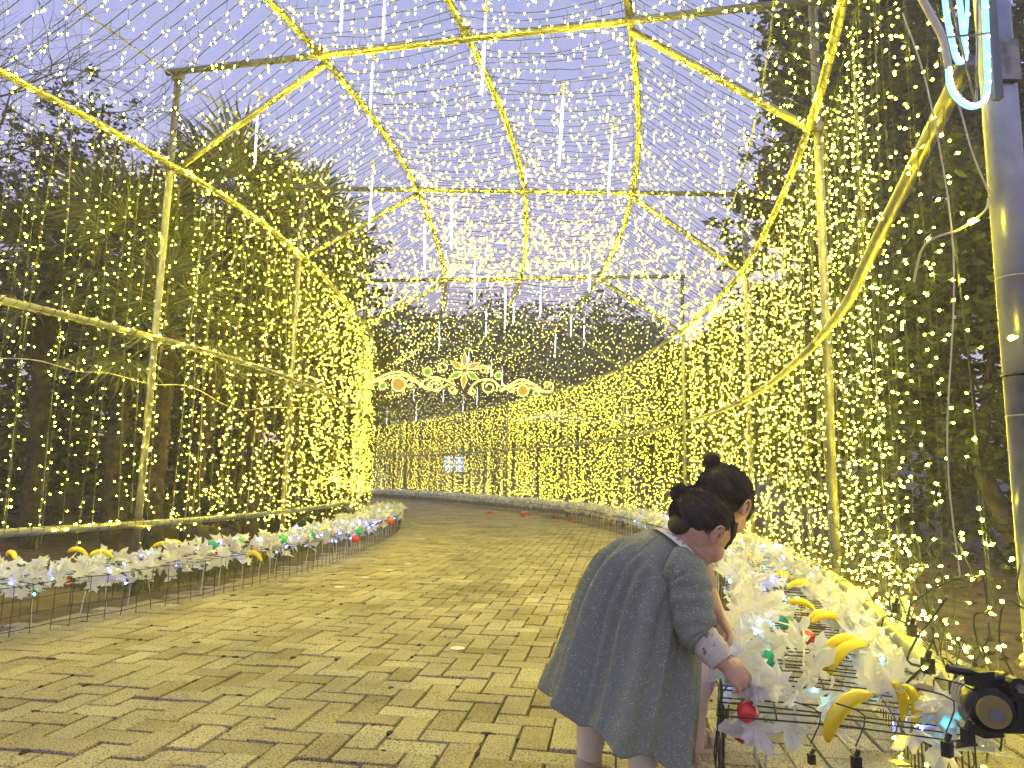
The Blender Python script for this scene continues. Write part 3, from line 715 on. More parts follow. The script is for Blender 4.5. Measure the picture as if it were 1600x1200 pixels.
def pipe_end():
    # swivel clamp round the near end of the low rail, with the pipe's ochre end plug
    e0 = P(1553, 1113, 1.44); d = (Vector((1.80 - 1.03, 4.13 - 1.50, 0))).normalized()
    t = empty('swivel_clamp', e0, 'black swivel clamp gripping the capped end of the low right rail', 'clamp')
    rr = .030
    mb = MB(); mb.tube([e0 + d * .01, e0 + d * .062], rr + .011, 18); mb.tube([e0 + d * .005, e0 + d * .067], rr + .004, 18); smooth_o(mb.build('collar', [M['black']], t))
    mb = MB(); mb.tube([e0 - d * .004, e0 + d * .01], rr, 22); o = mb.build('pipe_plug', [M['wallwarm']], t)
    mb = MB(); mb.tube([e0 - d * .0075 + Vector((.003, 0, -.004)), e0 - d * .003 + Vector((.003, 0, -.004))], rr * .44, 18); mb.build('plug_disc', [M['wallgrey']], t)
    mb = MB(); q = e0 + d * .035
    mb.box(q + Vector((-.012, 0, .055)), .04, .035, .03, .3); mb.tube([q + Vector((-.075, 0, .072)), q + Vector((-.01, 0, .062))], .0085, 8); mb.tube([q + Vector((-.02, 0, .045)), q + Vector((.045, 0, .06))], .007, 8)
    mb.box(q + Vector((.05, 0, .035)), .05, .04, .035, .2); mb.tube([q + Vector((.045, -.03, .045)), q + Vector((.045, .03, .045))], .019, 12); mb.tube([q + Vector((.06, 0, -.02)), q + Vector((.06, 0, .03))], .02, 10)
    mb.box(q + Vector((.075, 0, 0)), .03, .05, .06); mb.box(q + Vector((-.005, 0, -.045)), .045, .035, .016, .2); mb.box(q + Vector((.035, 0, -.028)), .06, .03, .034)
    mb.build('jaw', [M['black']], t)
    mb = MB(); mb.tube([q + Vector((.045, -.037, .045)), q + Vector((.045, -.028, .045))], .009, 6); mb.build('nut', [M['clamp']], t)
    for k in range(3):
        mb = MB(); c = e0 + d * (.10 + .02 * k); mb.tube([c + (Vector((0, 0, 1)) * math.cos(a) + Vector((1, -.3, 0)).normalized() * math.sin(a)) * (.034) for a in np.linspace(0, 6.28, 13)], .003, 5); mb.build('cord_wrap', [M['wirelight']], t)
pipe_end()

# ------------------------------------------------------------------ light curtains and nets
def droplets(mb, p, wire_r=.0011, hs=1.0, br=.0055, white=False, lod=0, lvl=1):
    """a twig of wire leaving the strand with a bulb at its end"""
    a = random.uniform(0, 6.28); l_ = random.uniform(.012, .045) * hs
    q = p + Vector((math.cos(a) * l_, math.sin(a) * l_, random.uniform(-.03, .02) * hs))
    if lod == 0: mb.tube([p, (p + q) / 2 + Vector((0, 0, -.004)), q], wire_r, 3, cap=False)
    d = (q - p) if (q - p).length > 1e-4 else Vector((0, 0, -1))
    mb.oct(q, br * .9, br * 1.5, d, body=3 if lod == 0 else None); return q
def curtain(side, i, s0, s1, spacing, bsp, br, lod, lab, drop=0):
    W, ze, zb, off = (LW, EL, BL, .03) if side == 'L' else (RW, ER, BR, -.03)
    length = sum((wallpt(W, s0 + (s1 - s0) * (k + 1) / 8) - wallpt(W, s0 + (s1 - s0) * k / 8)).length for k in range(8))
    n = max(3, int(length / spacing)); c = wallpt(W, (s0 + s1) / 2)
    t = empty('light_curtain', (c.x, c.y, zb), lab, 'string lights', 'curtains of bulbs on the tunnel walls')
    for k in range(n):
        s = s0 + (s1 - s0) * (k + random.uniform(.2, .8)) / n
        if side == 'R' and i == 0 and s < .52 and k % 5 > 1: continue
        p, nr = side_line(W, off, s); jx = random.gauss(0, .015)
        zend = (zb - random.uniform(.02, .16)) if random.random() < .5 else zb + random.uniform(-.02, .1)
        if side == 'R' and i <= 1: zend = zb - random.uniform(.0, .18)
        lean = random.gauss(0, .05); m_ = 9 if lod == 0 else 5
        ph = random.uniform(0, 6); pts = []
        for q in range(m_ + 1):
            f = q / m_; z = ze + (zend - ze) * f
            pts.append(Vector((p.x + nr.x + jx + lean * f + .010 * math.sin(ph + f * 7), p.y + nr.y + lean * f * .6 + .010 * math.cos(ph + f * 6), z)))
        mb = MB(); mb.tube(pts, (.0013 if side == 'R' and i == 0 else .0022) if lod == 0 else .0025, 3, cap=False)
        if lod == 0 and random.random() < (.25 if side == 'R' and i == 0 else .6): mb.tube([pt + Vector((.008 * math.sin(q * 2.1 + ph), .006, 0)) for q, pt in enumerate(pts)], .0013, 3, m=2 if random.random() < .5 else 0, cap=False)
        z = ze - random.uniform(0, bsp)
        while z > zend:
            f = (ze - z) / (ze - zend); g = f * m_; g0 = min(int(g), m_ - 1); pt = pts[g0].lerp(pts[g0 + 1], g - g0)
            droplets(mb, pt, .0010, 1.0 if lod == 0 else 1.2, br * random.uniform(.8, 1.2), lod=lod)
            if random.random() < .18: droplets(mb, pt, .0010, 1.6, br, lod=lod)
            z -= bsp * random.uniform(.55, 1.45)
        mb.build('strand', [M['wallwire'], M['bulb' if lod == 0 else 'bulb_mid' if i < 6 else 'bulb_far'], M['wirelight'], M['bulb_body']], t)
    # main lead along the eave
    mb = MB(); pts = []
    for k in range(17):
        p, nr = side_line(W, off, s0 + (s1 - s0) * k / 16); pts.append(Vector((p.x + nr.x, p.y + nr.y, ze + .03 + .012 * math.sin(k * 2.2))))
    mb.tube(pts, .004, 4); mb.build('lead_wire', [M['wire']], t)
    return t
sidew = {'L': 'left', 'R': 'right'}
for i in range(0, NB - 1):
    for side in 'LR':
        d = (LW if side == 'L' else RW)[i][1]
        if side == 'L': sp, bs, br, lod = (.100, .068, .0048, 0) if i < 3 else (.10, .075, .0052, 1)
        else: sp, bs, br, lod = (.055, .076, .0046, 0) if i == 0 else (.070, .070, .0048, 0) if i == 1 else (.080, .070, .0050, 0) if i == 2 else (.088, .072, .0053, 1)
        if side == 'L' and i >= 4: sp = .14
        if i >= 6: sp *= 1.2; br *= .95
        lab = 'curtain of warm bulbs hanging in the %s %s wall bay, counted from the camera' % (ORD[i], sidew[side])
        curtain(side, i, i + (.0 if i or side == 'L' else .12), i + 1, sp, bs, br, lod, lab)
def roofnet(i):
    c = roofpt(i + .5, .5)
    t = empty('light_net', (c.x, c.y, 3.7), 'net of warm bulbs on dark wires over the %s roof bay, counted from the camera' % ORD[i], 'string lights', 'nets of bulbs over the tunnel roof')
    a = roofpt(i, .5); b_ = roofpt(i + 1, .5); ln = (b_ - a).length; n = int(ln / (.085 if i < 3 else .115 if i < 4 else .15)); lod = 0 if i < 3 else 1
    us = [0, .125, .25, .333, .416, .5, .583, .666, .75, .875, 1]
    for k in range(n):
        s = i + (k + .5) / n; sj = random.gauss(0, .005); amp = random.uniform(.004, .016); ph = random.uniform(0, 6)
        pts = []; sag = random.uniform(.02, .09)
        for q in range(41 if lod == 0 else 17):
            u = q / (40 if lod == 0 else 16)
            pt = roofpt(s + sj + amp * .6 * math.sin(u * 9 + ph), u); w_ = (u % .25) / .25
            pt.z -= sag * math.sin(math.pi * w_) * (1 if .25 < u < .75 else .35); pt.z += random.gauss(0, .004)
            pts.append(pt)
        mb = MB(); mb.tube(pts, .0030 if lod == 0 else .004, 3, cap=False)
        m_ = len(pts) - 1; u = random.uniform(0, .02)
        while u < 1:
            g = u * m_; g0 = min(int(g), m_ - 1); p = pts[g0].lerp(pts[g0 + 1], g - g0)
            # hanging kinked dropper with bulbs
            l_ = random.uniform(.02, .12); q1 = p + Vector((random.gauss(0, .012), random.gauss(0, .012), -l_ * .5)); q2 = q1 + Vector((random.gauss(0, .018), random.gauss(0, .018), -l_ * .5))
            if lod == 0:
                mb.tube([p, q1, q2], .0016, 3, cap=False)
                if random.random() < .5:
                    q3 = q1 + Vector((random.gauss(0, .025), random.gauss(0, .025), -.012)); mb.tube([q1, q3], .0013, 3, cap=False); mb.oct(q3, .0044, .012, q3 - q1)
                if random.random() < .35: mb.oct(p + Vector((0, 0, -.006)), .0042, .010)
            mb.oct(q2, .0036 if lod == 0 else .0050, .012, (0, 0, -1)); u += random.uniform(.011, .034) * ((1.05 + .16 * i) if lod == 0 else ((1.7 if i < 4 else 1.9) if u < .7 else 1.2))
        mb.build('strand', [M['wire'], M['bulb_roof' if lod == 0 else 'bulb_roof_far']], t)
for i in range(0, 9): roofnet(i)
# wires and bulbs wound along the near rails / purlins
def wound(name, fn, s0, s1, lab, n_b, br=.006, rad=.032, mtl='bulb'):
    c = fn((s0 + s1) / 2); t = empty(name, c, lab, 'string lights', 'strings wound round the frame pipes'); mb = MB(); pts = []
    turns = (s1 - s0) * 34
    K = int(turns * 7)
    for k in range(K):
        s = s0 + (s1 - s0) * k / K; p = fn(s); a = k / K * turns * 2 * math.pi; pts.append(p + Vector((math.cos(a) * rad, 0, math.sin(a) * rad)))
    mb.tube(pts, .0018, 3, cap=False); 
    for _ in range(n_b): p = pts[random.randrange(K)]; mb.oct(p + Vector((random.gauss(0, .006), random.gauss(0, .006), random.gauss(0, .006))), br, br * 2.2, Vector((random.gauss(0, 1), random.gauss(0, 1), random.gauss(0, 1))))
    mb.build('strand', [M['wire'], M[mtl]], t)
def railfn(W, z, off): 
    return lambda s: Vector((*(wallpt(W, s)), z)) + Vector((off, 0, 0))
for side, W, zs, off in (('left', LW, ((EL, 'top'), ((EL + BL) / 2, 'middle'), (BL, 'bottom')), .05), ('right', RW, ((ER, 'top'), ((ER + BR) / 2, 'middle'), (BR, 'bottom')), -.05)):
    for z, nm in zs:
        if side == 'right' and nm == 'middle': continue
        wound('wound_string', railfn(W, z, off), .3 if side == 'left' else .15, 6, 'bulb string wound along the %s rail of the %s wall' % (nm, side), 70, .0065 if side == 'left' else .006)
for u, nm in ((.25, 'left'), (.5, 'centre'), (.75, 'right')): wound('wound_string', lambda s, u=u: roofpt(s, u), .4, 6, 'bulb string wound along the %s roof pipe' % nm, 34, .0055, .05, mtl='bulb_roof')

# tangled leads and black connectors at the near right bottom rail
t = empty('cable_tangle', (1.2, 1.9, .3), 'tangle of dark green leads and plugs hanging over the near right rail', 'cables')
mb = MB(); bl = MB()
for k in range(52):
    s = random.uniform(.02, .95); p, nr = side_line(RW, .05, s); z0 = random.uniform(.38, .75) if k < 34 else random.uniform(.3, .42)
    p0 = Vector((p.x + random.gauss(0, .03), p.y + random.gauss(0, .03), z0)); pts = [p0]
    for q in range(6): pts.append(pts[-1] + Vector((random.gauss(0, .028), random.gauss(0, .03), -random.uniform(-.02, .09))))
    mb.tube(smoothpath(pts, 3), random.choice((.0018, .0025, .003)), 4, cap=False)
    for q in range(3): bl.oct(pts[random.randrange(len(pts))] + Vector((random.gauss(0, .01), 0, random.gauss(0, .01))), .0045, .011, (random.gauss(0, 1), random.gauss(0, 1), -.5), m=0)
mb.build('lead_wires', [M['wire']], t)['kind'] = 'stuff'; bl.build('bulbs', [M['bulb']], t)['kind'] = 'stuff'
for (px, py, Y, s_) in ((1450, 1040, 1.72, 1), (1492, 1075, 1.6, .8), (1512, 1150, 1.45, .85), (1480, 1170, 1.40, .8), (1425, 985, 1.95, .9), (1400, 950, 2.1, .8), (1338, 1192, 1.44, .7), (1268, 1186, 1.50, .55)):
    q = MB(); c = P(px, py, Y); q.box(c, .022 * s_, .02 * s_, .034 * s_, random.uniform(0, 1)); q.tube([c + Vector((0, 0, .016 * s_)), c + Vector((.006, 0, .034 * s_))], .007 * s_, 7); q.tube(smoothpath([c + Vector((0, 0, .03)), c + Vector((.03, .02, .08)), c + Vector((-.02 + random.gauss(0, .02), .03, .10))], 3), .0015, 5); q.build('plug', [M['black']], t)

# ------------------------------------------------------------------ icicle tubes
TUBES = [(538, -65, 78), (604, -60, 88), (583, 92, 215), (404, 155, 272), (583, 262, 368), (759, 20, 172), (880, 145, 277), (957, 203, 322),
         (664, 345, 430), (706, 305, 395), (822, 262, 340), (742, 405, 480), (790, 450, 515), (922, 392, 462), (803, 455, 510), (845, 440, 500), (687, 500, 545), (893, 475, 530), (913, 495, 545),
         (733, 530, 572), (785, 575, 605), (724, 618, 648), (693, 608, 632), (746, 606, 634), (605, 636, 664), (647, 600, 626), (651, 630, 660), (868, 520, 562), (760, 480, 530), (768, 560, 592)]
TUBES.sort(key=lambda q: -(q[2] - q[1]))
ranks = [('large near', TUBES[:8]), ('medium', TUBES[8:15]), ('small', TUBES[15:])]
for nm, grp in ranks:
    for k, (px, y0, y1) in enumerate(sorted(grp)):
        Lt = .62; Y = Lt * F / (y1 - y0); top = P(px, y0, Y); bot = Vector((top.x, top.y, top.z - Lt))
        dx = P(px - (7 if nm == 'large near' else 1), y1, Y).x - top.x
        bot.x += dx
        t = empty('icicle_light_tube', top, 'clear icicle tube of white LEDs, %s from the left of the %s ones' % (ORD[k], nm), 'icicle light', 'icicle light tubes under the roof')
        d = (bot - top).normalized(); r0 = .0115 if Y < 7 else .014
        mb = MB(); mb.tube([top, bot - d * .03, bot], [r0, r0, .002], 9, cap=True); o = mb.build('tube', [M['tube']], t); smooth_o(o)
        mb = MB(); n = 26 if Y < 9 else 12
        lit = random.random() < .75
        for q in range(n):
            if not lit and q < n * .6: continue
            pp = top.lerp(bot, .08 + .9 * q / n); mb.oct(pp + Vector((.003 * (-1) ** q, -.0125 if Y < 7 else -.015, 0)), .0046 if Y < 7 else .008, .011 if Y < 7 else .022, m=0)
        mb.build('led_strip', [M['white_led']], t)['kind'] = 'stuff'
        mb = MB(); mb.tube([top + Vector((0, 0, .045)), top - Vector((0, 0, .02))], r0 * 1.25, 8); mb.build('cap', [M['tubecap']], t)
        mb = MB(); zt = max(3.7, top.z + .1); mb.tube([top + Vector((0, 0, .04)), Vector((top.x + .01, top.y, (top.z + zt) / 2)), Vector((top.x, top.y, zt))], .0021 if Y < 7 else .003, 4); mb.build('cord', [M['wirelight']], t)
        # knotted cord bundle where it is tied to the net
        if Y < 12:
            mb = MB(); kp = Vector((top.x, top.y, zt - .02))
            for q in range(5):
                a = random.uniform(0, 6.28); mb.tube(smoothpath([kp, kp + Vector((.03 * math.cos(a), .03 * math.sin(a), -.015)), kp + Vector((.05 * math.cos(a + .5), .05 * math.sin(a + .5), -.04)), kp + Vector((.015, .01, -.05))], 3), .0022, 4)
            mb.build('knot', [M['tubecap']], t)

# ------------------------------------------------------------------ hanging flower scroll ornament
def ornament():
    Y = 12.0; c0 = P(725, 595, Y); t = empty('flower_scroll_ornament', c0, 'glowing yellow scroll ornament with a six petal flower hung across the tunnel', 'light ornament')
    def q(zx, zy, dy=0): return P(560 + zx / 5, 540 + zy / 5, Y + dy)
    def line(pts, r_=.015, name='scroll'):
        mb = MB(); mb.tube(smoothpath([q(*p) for p in pts], 5), r_, 6); mb.build(name, [M['rope']], t)
    def spiral(cx, cy, r0, a0, turns, dirn=1):
        pts = []
        for k in range(int(turns * 12)): a = a0 + dirn * k / 12 * 2 * math.pi; rr = r0 * (1 - k / (turns * 12) * .75); pts.append((cx + rr * math.cos(a), cy + rr * math.sin(a)))
        line(pts, .014)
    line([(95, 290), (180, 240), (260, 212), (340, 207), (420, 248), (500, 305), (530, 340)]); line([(110, 292), (200, 256), (280, 232), (350, 232), (430, 275), (520, 332)])
    line([(1100, 350), (1160, 320), (1270, 265), (1370, 300), (1440, 350), (1500, 355), (1520, 330), (1515, 300), (1480, 285), (1455, 300), (1465, 325)]); line([(1105, 358), (1180, 325), (1280, 290), (1360, 305), (1430, 352), (1490, 365)])
    line([(480, 302), (560, 250), (650, 258), (760, 310)]); line([(860, 372), (900, 300), (980, 265), (1050, 272), (1110, 325)]); line([(1000, 160), (1040, 190), (1045, 240)]); line([(160, 290), (240, 250), (330, 262), (370, 300)]); line([(520, 335), (600, 345), (700, 300)]); line([(1120, 300), (1190, 330), (1340, 330), (1440, 362)])
    for a in ((605, 318, 62, 2.5, 1.7, 1), (1020, 325, 66, .5, 1.7, -1), (740, 345, 34, 0, 1.4, 1), (890, 358, 28, 3, 1.4, -1), (662, 172, 44, 2, 1.4, 1), (978, 190, 38, 1, 1.4, -1), (400, 290, 34, 1, 1.3, 1), (1190, 345, 30, 1, 1.3, -1)): spiral(*a)
    M['jg'] = emit('green_jewel', (.30, .62, .10), .75); M['jo'] = emit('orange_jewel', (.85, .50, .08), .75); M['jp'] = emit('pink_jewel', (.80, .45, .25), .7)
    for cx, cy, r_, mm in ((540, 205, 28, 'jg'), (190, 315, 24, 'jg'), (315, 300, 48, 'jo'), (1095, 235, 24, 'jg'), (1285, 350, 38, 'jo'), (1388, 375, 19, 'jg'), (1472, 302, 17, 'jo')):
        c = q(cx, cy); rw = r_ / 5 / F * Y
        mb = MB(); mb.ell(c, rw, .03, rw, 14, 8); mb.build('jewel', [M[mm]], t)
        mb = MB(); mb.tube([c + Vector((math.cos(a) * rw * 1.15, 0, math.sin(a) * rw * 1.15)) for a in np.linspace(0, 2 * math.pi, 17)], .012, 5); mb.build('jewel_ring', [M['rope']], t)
    cx, cy = 830, 195
    for tx, ty, mm in ((828, 48, 'jp'), (715, 115, 'jo'), (955, 128, 'jp'), (700, 262, 'jg'), (945, 272, 'jg'), (820, 338, 'jo')):
        dx, dy = tx - cx, ty - cy; l_ = math.hypot(dx, dy); nx, ny = -dy / l_ * 24, dx / l_ * 24
        pp = [q(cx + dx * .12, cy + dy * .12), q(cx + dx * .5 + nx, cy + dy * .5 + ny), q(tx, ty), q(cx + dx * .5 - nx, cy + dy * .5 - ny)]
        cen = q(cx + dx * .5, cy + dy * .5, -.05); cb = q(cx + dx * .5, cy + dy * .5, .03)
        mb = MB(); mb.add(pp + [cen, cb], [(0, 1, 4), (1, 2, 4), (2, 3, 4), (3, 0, 4), (1, 0, 5), (2, 1, 5), (3, 2, 5), (0, 3, 5)]); pet = mb.build('petal', [M[mm]], t)
        mb = MB(); mb.tube(pp + [pp[0]], .012, 5); mb.build('petal_outline', [M['rope']], pet)
    mb = MB()
    for x in (830, 300, 1300): a = q(x, 230); mb.tube([a, Vector((a.x, a.y, 3.65))], .003, 4)
    mb.build('hanger', [M['wirelight']], t)
    mb = MB(); mb.tube([q(300, 335, .03), q(830, 345, .03), q(1400, 352, .03)], .009, 5); mb.build('back_bar', [M['pipe']], t)
ornament()

# blue rope light motif on the near pole
def motif():
    Y = 1.36; t = empty('rope_light_motif', P(1530, 60, Y), 'pale blue glowing rope light motif bent in a U, tied to the near pole', 'light ornament')
    def rope(pts, r_=.0065, nsp=12, name='rope_light'):
        pp = smoothpath([P(x, y, Y + (z if False else 0)) + Vector((0, z, 0)) for x, y, z in pts], 6)
        mb = MB(); mb.tube(pp, r_, 8); o = smooth_o(mb.build(name, [M['ropeblue']], t))
        mb = MB(); 
        for k in range(nsp): p = pp[int((k + .5) / nsp * (len(pp) - 1))]; mb.ell(p + Vector((0, -r_ * .9, 0)), .0042, .003, .0042, 6, 5)
        mb.build('led_lights', [M['ropespot']], o)['kind'] = 'stuff'
    rope([(1482, 108, 0), (1484, 130, 0), (1492, 148, 0), (1508, 163, 0), (1524, 166, 0), (1538, 156, 0), (1543, 130, 0), (1541, 60, 0), (1536, -80, 0)], nsp=22)
    rope([(1478, -80, .02), (1488, 10, .02), (1497, 55, .02), (1504, 82, .02), (1512, 88, .02), (1518, 75, .02), (1512, 20, .02), (1500, -80, .02)], .006, 16)
    rope([(1510, -80, .035), (1518, 0, .035), (1524, 50, .035), (1528, -20, .035), (1520, -80, .035)], .004, 8)
    mb = MB(); mb.tube(smoothpath([P(1425, -30, Y), P(1455, 25, Y), P(1473, 60, Y), P(1482, 108, Y)], 5), .0075, 8); o = smooth_o(mb.build('unlit_rope', [M['tubecap']], t))
    mb = MB(); mb.tube([P(1470, -60, Y), P(1524, 160, Y)], .0022, 6); mb.tube([P(1528, -60, Y), P(1526, 160, Y)], .0022, 6); mb.tube([P(1482, 58, Y - .01), P(1546, 52, Y - .01)], .0022, 6); mb.build('wire_frame', [M['clamp']], t)
    mb = MB(); c0 = P(1551, 155, Y + .01); c1 = P(1547, -80, Y + .01); mb.box((c0 + c1) / 2, .018, .014, (c1 - c0).length); mb.build('flat_bar', [M['wallgrey']], t)
motif()

# loose cords: long pale cables drooping across the left wall and at right
t = empty('sagging_cable', P(0, 565, 3.9), 'pale cable sagging across the left wall below the middle rail', 'cable')
mb = MB(); mb.tube(smoothpath([P(-60, 560, 3.7), P(50, 562, 3.9), P(120, 580, 4.3), P(170, 583, 4.7), P(235, 600, 5.1), P(300, 605, 5.6), P(370, 640, 6.1), P(430, 636, 7.0), P(520, 640, 9.0)], 5), .003, 5); mb.build('cable', [M['wirelight']], t)
t = empty('trailing_cable', P(1440, 390, 1.5), 'pale cable with a lit bulb looping off the near pole', 'cable')
mb = MB(); mb.tube(smoothpath([P(1545, 310, 1.5), P(1538, 330, 1.5), P(1500, 358, 1.5), P(1460, 372, 1.52), P(1440, 392, 1.55), P(1428, 440, 1.6)], 5), .0028, 5)
mb.tube(smoothpath([P(1475, 90, 1.45), P(1500, 170, 1.45), P(1520, 240, 1.45), P(1545, 300, 1.45)], 5), .002, 5); mb.tube(smoothpath([P(1410, 20, 1.5), P(1452, 150, 1.5), P(1490, 400, 1.5), P(1480, 700, 1.55), P(1500, 900, 1.6)], 6), .0018, 5)
mb.build('cable', [M['wirelight']], t); q = MB(); q.oct(P(1518, 346, 1.48), .008, .018, (1, 0, .2), m=0); q.oct(P(1580, 528, 1.44), .007, .016, (1, 0, .2), m=0); q.build('bulb', [M['bulb']], t)

# lit shrubs beyond the left wall
for (px, py, Y, r_, lab) in ((455, 760, 13.5, .8, 'tallest low shrub covered in warm bulbs behind the left wall'), (395, 780, 12.5, .6, 'middle bulb covered shrub behind the left wall'), (335, 795, 12.0, .42, 'smallest bulb covered shrub, leftmost behind the left wall')):
    c = Vector((X(px, Y), Y, Z(py, Y, px)))
    t = empty('lit_shrub', (c.x, c.y, -.03), lab, 'shrub', 'bulb covered shrubs')
    mb = MB(); leaf_quads(mb, crown_pts([(c.x, c.y, max(.3, c.z - .1), r_ * 1.3, r_, r_)], 3000), .08); mb.build('crown', [M['foliage_mid']], t)
    mb = MB(); mb.tube([(c.x, c.y, -.03), (c.x, c.y, c.z)], .04, 6); mb.build('trunk', [M['bark']], t)
    mb = MB()
    for _ in range(int(900 * r_)):
        d = Vector((random.gauss(0, 1), -abs(random.gauss(0, 1)), random.gauss(.2, .8))).normalized(); mb.oct((c.x + d.x * r_ * 1.35, c.y + d.y * r_ * 1.05, max(.05, c.z - .1 + d.z * r_ * 1.05)), .006, .013, m=0)
    mb.build('bulbs', [M['bulb_far']], t)['kind'] = 'stuff'

# ------------------------------------------------------------------ garland beds
def leaf_mesh(seed, simple=False):
    rnd = random.Random(seed)
    lob = [(-150, .30), (-118, .52), (-100, .36), (-78, .80), (-66, .62), (-58, .70), (-42, .38), (-26, .74), (-14, .86), (0, 1.12), (14, .86), (26, .74), (42, .38), (58, .70), (66, .62), (78, .80), (100, .36), (118, .52), (150, .30)]
    if simple: lob = [(-140, .35), (-80, .85), (-45, .4), (0, 1.1), (45, .4), (80, .85), (140, .35)]
    V = [Vector((0, 0, 0))]; k1, k2, k3 = rnd.uniform(-.5, .9), rnd.uniform(-.3, .8), rnd.uniform(-.5, .5)
    for a, r_ in lob:
        r2 = r_ * rnd.uniform(.88, 1.1); x = r2 * math.cos(R(a)); y = r2 * math.sin(R(a)) * .85
        z = -k1 * .35 * x * x - k2 * .45 * y * y + k3 * .3 * x * y + (.05 * math.cos(R(a * 9))) ; V.append(Vector((x, y, z)))
    n = len(lob); V.append(Vector((-.55, 0, .02)))
    Fc = [(0, i, i + 1) for i in range(1, n)] + [(0, n, n + 1), (0, n + 1, 1)]
    s_ = .062; return [v * s_ for v in V], Fc
LV = [leaf_mesh(10 + k) for k in range(9)]; LM = [mesh('leaf', v, f, M['whiteleaf']) for v, f in LV]
LS = [leaf_mesh(30 + k, True) for k in range(5)]
def put_leaf(parent, mb, p, s_, simple, rnd, up=.8):
    d = Vector((rnd.gauss(0, 1), rnd.gauss(0, 1), rnd.gauss(up, .8))).normalized(); yaw = rnd.uniform(0, 6.28)
    q = d.to_track_quat('Z', 'Y') @ Euler((0, 0, yaw)).to_quaternion()
    if parent is not None:
        o = bpy.data.objects.new('leaf', LM[rnd.randrange(9)]); COL.objects.link(o); o.parent = parent; o.location = p - wloc(parent); o.rotation_mode = 'QUATERNION'; o.rotation_quaternion = q; o.scale = (s_,) * 3
    else:
        v, f = (LS if simple else LV)[rnd.randrange(5)]; Rm = q.to_matrix() * s_; n0 = len(mb.V)
        mb.V.extend([Rm @ x + p for x in v]); mb.F.extend([tuple(i + n0 for i in ff) for ff in f]); mb.M.extend([0] * len(f))
def bed(name, W, sgn, offs, s0, s1, ztop, lab, glab, nearN, hoop, seed, rows, dens):
    """wire mesh frame + garland of white leaves lying on it"""
    rnd = random.Random(seed); o_in, o_out = offs
    # sample by arclength
    S = [s0 + (s1 - s0) * k / 400 for k in range(401)]; Pt = [wallpt(W, s) for s in S]; A = [0]
    for a, b_ in zip(Pt, Pt[1:]): A.append(A[-1] + (b_ - a).length)
    def at(al, off): s = float(np.interp(al, A, S)); p, nr = side_line(W, off * sgn, s); return p + nr
    tot = A[-1]
    c = at(.1, o_in); fr_ = empty('wire_mesh_frame', (c.x, c.y, 0), lab, 'wire frame')
    rest = MB(); al = 0; k = 0
    def hoopmb(mb, al, r_):
        a, b_ = at(al, o_out), at(al, o_in); j = rnd.gauss(0, .006)
        mb.tube([(a.x, a.y, -.02), (a.x + j, a.y, ztop * .5), (a.x, a.y + j, ztop), ((a.x + b_.x) / 2, (a.y + b_.y) / 2, ztop + .008 * rnd.random()), (b_.x, b_.y, ztop), (b_.x, b_.y, -.02)], r_, 5 if r_ < .0025 and k < nearN else 4)
    while al < tot:
        step = hoop if al < 3.0 else max(hoop, .10)
        if k < nearN: q = MB(); hoopmb(q, al, .0022); q.build('cross_wire', [M['steelwire']], fr_)
        else: hoopmb(rest, al, .0024 if al < 6 else .003)
        al += step; k += 1
    rest.build('cross_wires', [M['steelwire']], fr_)['kind'] = 'stuff'
    for off, z in [(o_out, .03), (o_out, .03 + (ztop - .03) / 3), (o_out, .03 + (ztop - .03) * 2 / 3), (o_out, ztop - .002), (o_out + (o_in - o_out) * .25, ztop + .003), (o_out + (o_in - o_out) * .5, ztop + .006), (o_out + (o_in - o_out) * .75, ztop + .003), (o_in, ztop)]:
        q = MB(); q.tube([(*at(tot * j / 120, off), z + .004 * math.sin(j)) for j in range(121)], .0022, 4); q.build('long_wire', [M['steelwire']], fr_)
    g = empty('leaf_garland', (c.x, c.y, ztop), glab, 'garland')
    far = MB(); cnt = 0; al = 0; stems = MB(); leds = {'blue_led': MB(), 'cyan_led': MB()}
    spots = []
    for off, dn, spr in rows:
        al = 0
        while al < tot:
            spots.append((al + rnd.gauss(0, .015), off, spr)); al += 1.0 / (dens * dn)
    spots.sort()
    for al, off, spr in spots:
        if al < 0 or al > tot - .02: continue
        of2 = off + rnd.gauss(0, spr)
        if sgn > 0: of2 = min(of2, .56 if al > .25 else .50); al = max(al, .05)
        p2 = at(al, of2); dd = p2.length; z = ztop + rnd.uniform(-.06, .075); 
        p = Vector((p2.x, p2.y, max(z, .03))); s_ = rnd.uniform(.9, 1.45) if dd < 2.6 else rnd.uniform(.9, 1.45)
        if cnt < 297: put_leaf(g, None, p, s_, False, rnd); cnt += 1
        else: put_leaf(None, far, p, s_ * (1.0 if dd < 9 else 1.25), dd > 5.5, rnd)
        if rnd.random() < .16 and dd < 12:
            m_ = rnd.choice(('blue_led', 'blue_led', 'cyan_led')); leds[m_].ell(p + Vector((rnd.gauss(0, .02), rnd.gauss(0, .02), rnd.uniform(-.06, .03))), .0045 if dd < 3 else .007, .0045, .0045, 6, 5)
    far.build('leaves', [M['whiteleaf']], g)['kind'] = 'stuff'
    for off, dn, spr in rows:
        stems.tube([(*at(tot * j / 160, off + .02 * math.sin(j * .9)), ztop + .012 + .012 * math.sin(j * 1.7)) for j in range(161)], .003, 5)
    stems.build('stem', [M['stem']], g)
    for nme, q in leds.items(): q.build('led_lights', [M[nme]], g)['kind'] = 'stuff'
    # pale stakes
    for j in range(26):
        q = MB(); p2 = at(.1 + j * .22, o_out - rnd.uniform(.03, .3)); q.tube([(p2.x, p2.y, -.02), (p2.x + rnd.gauss(0, .02), p2.y + rnd.gauss(0, .02), ztop + .02)], .0035, 5)
        q.build('stake', [M['stem']], g)
    return at, tot
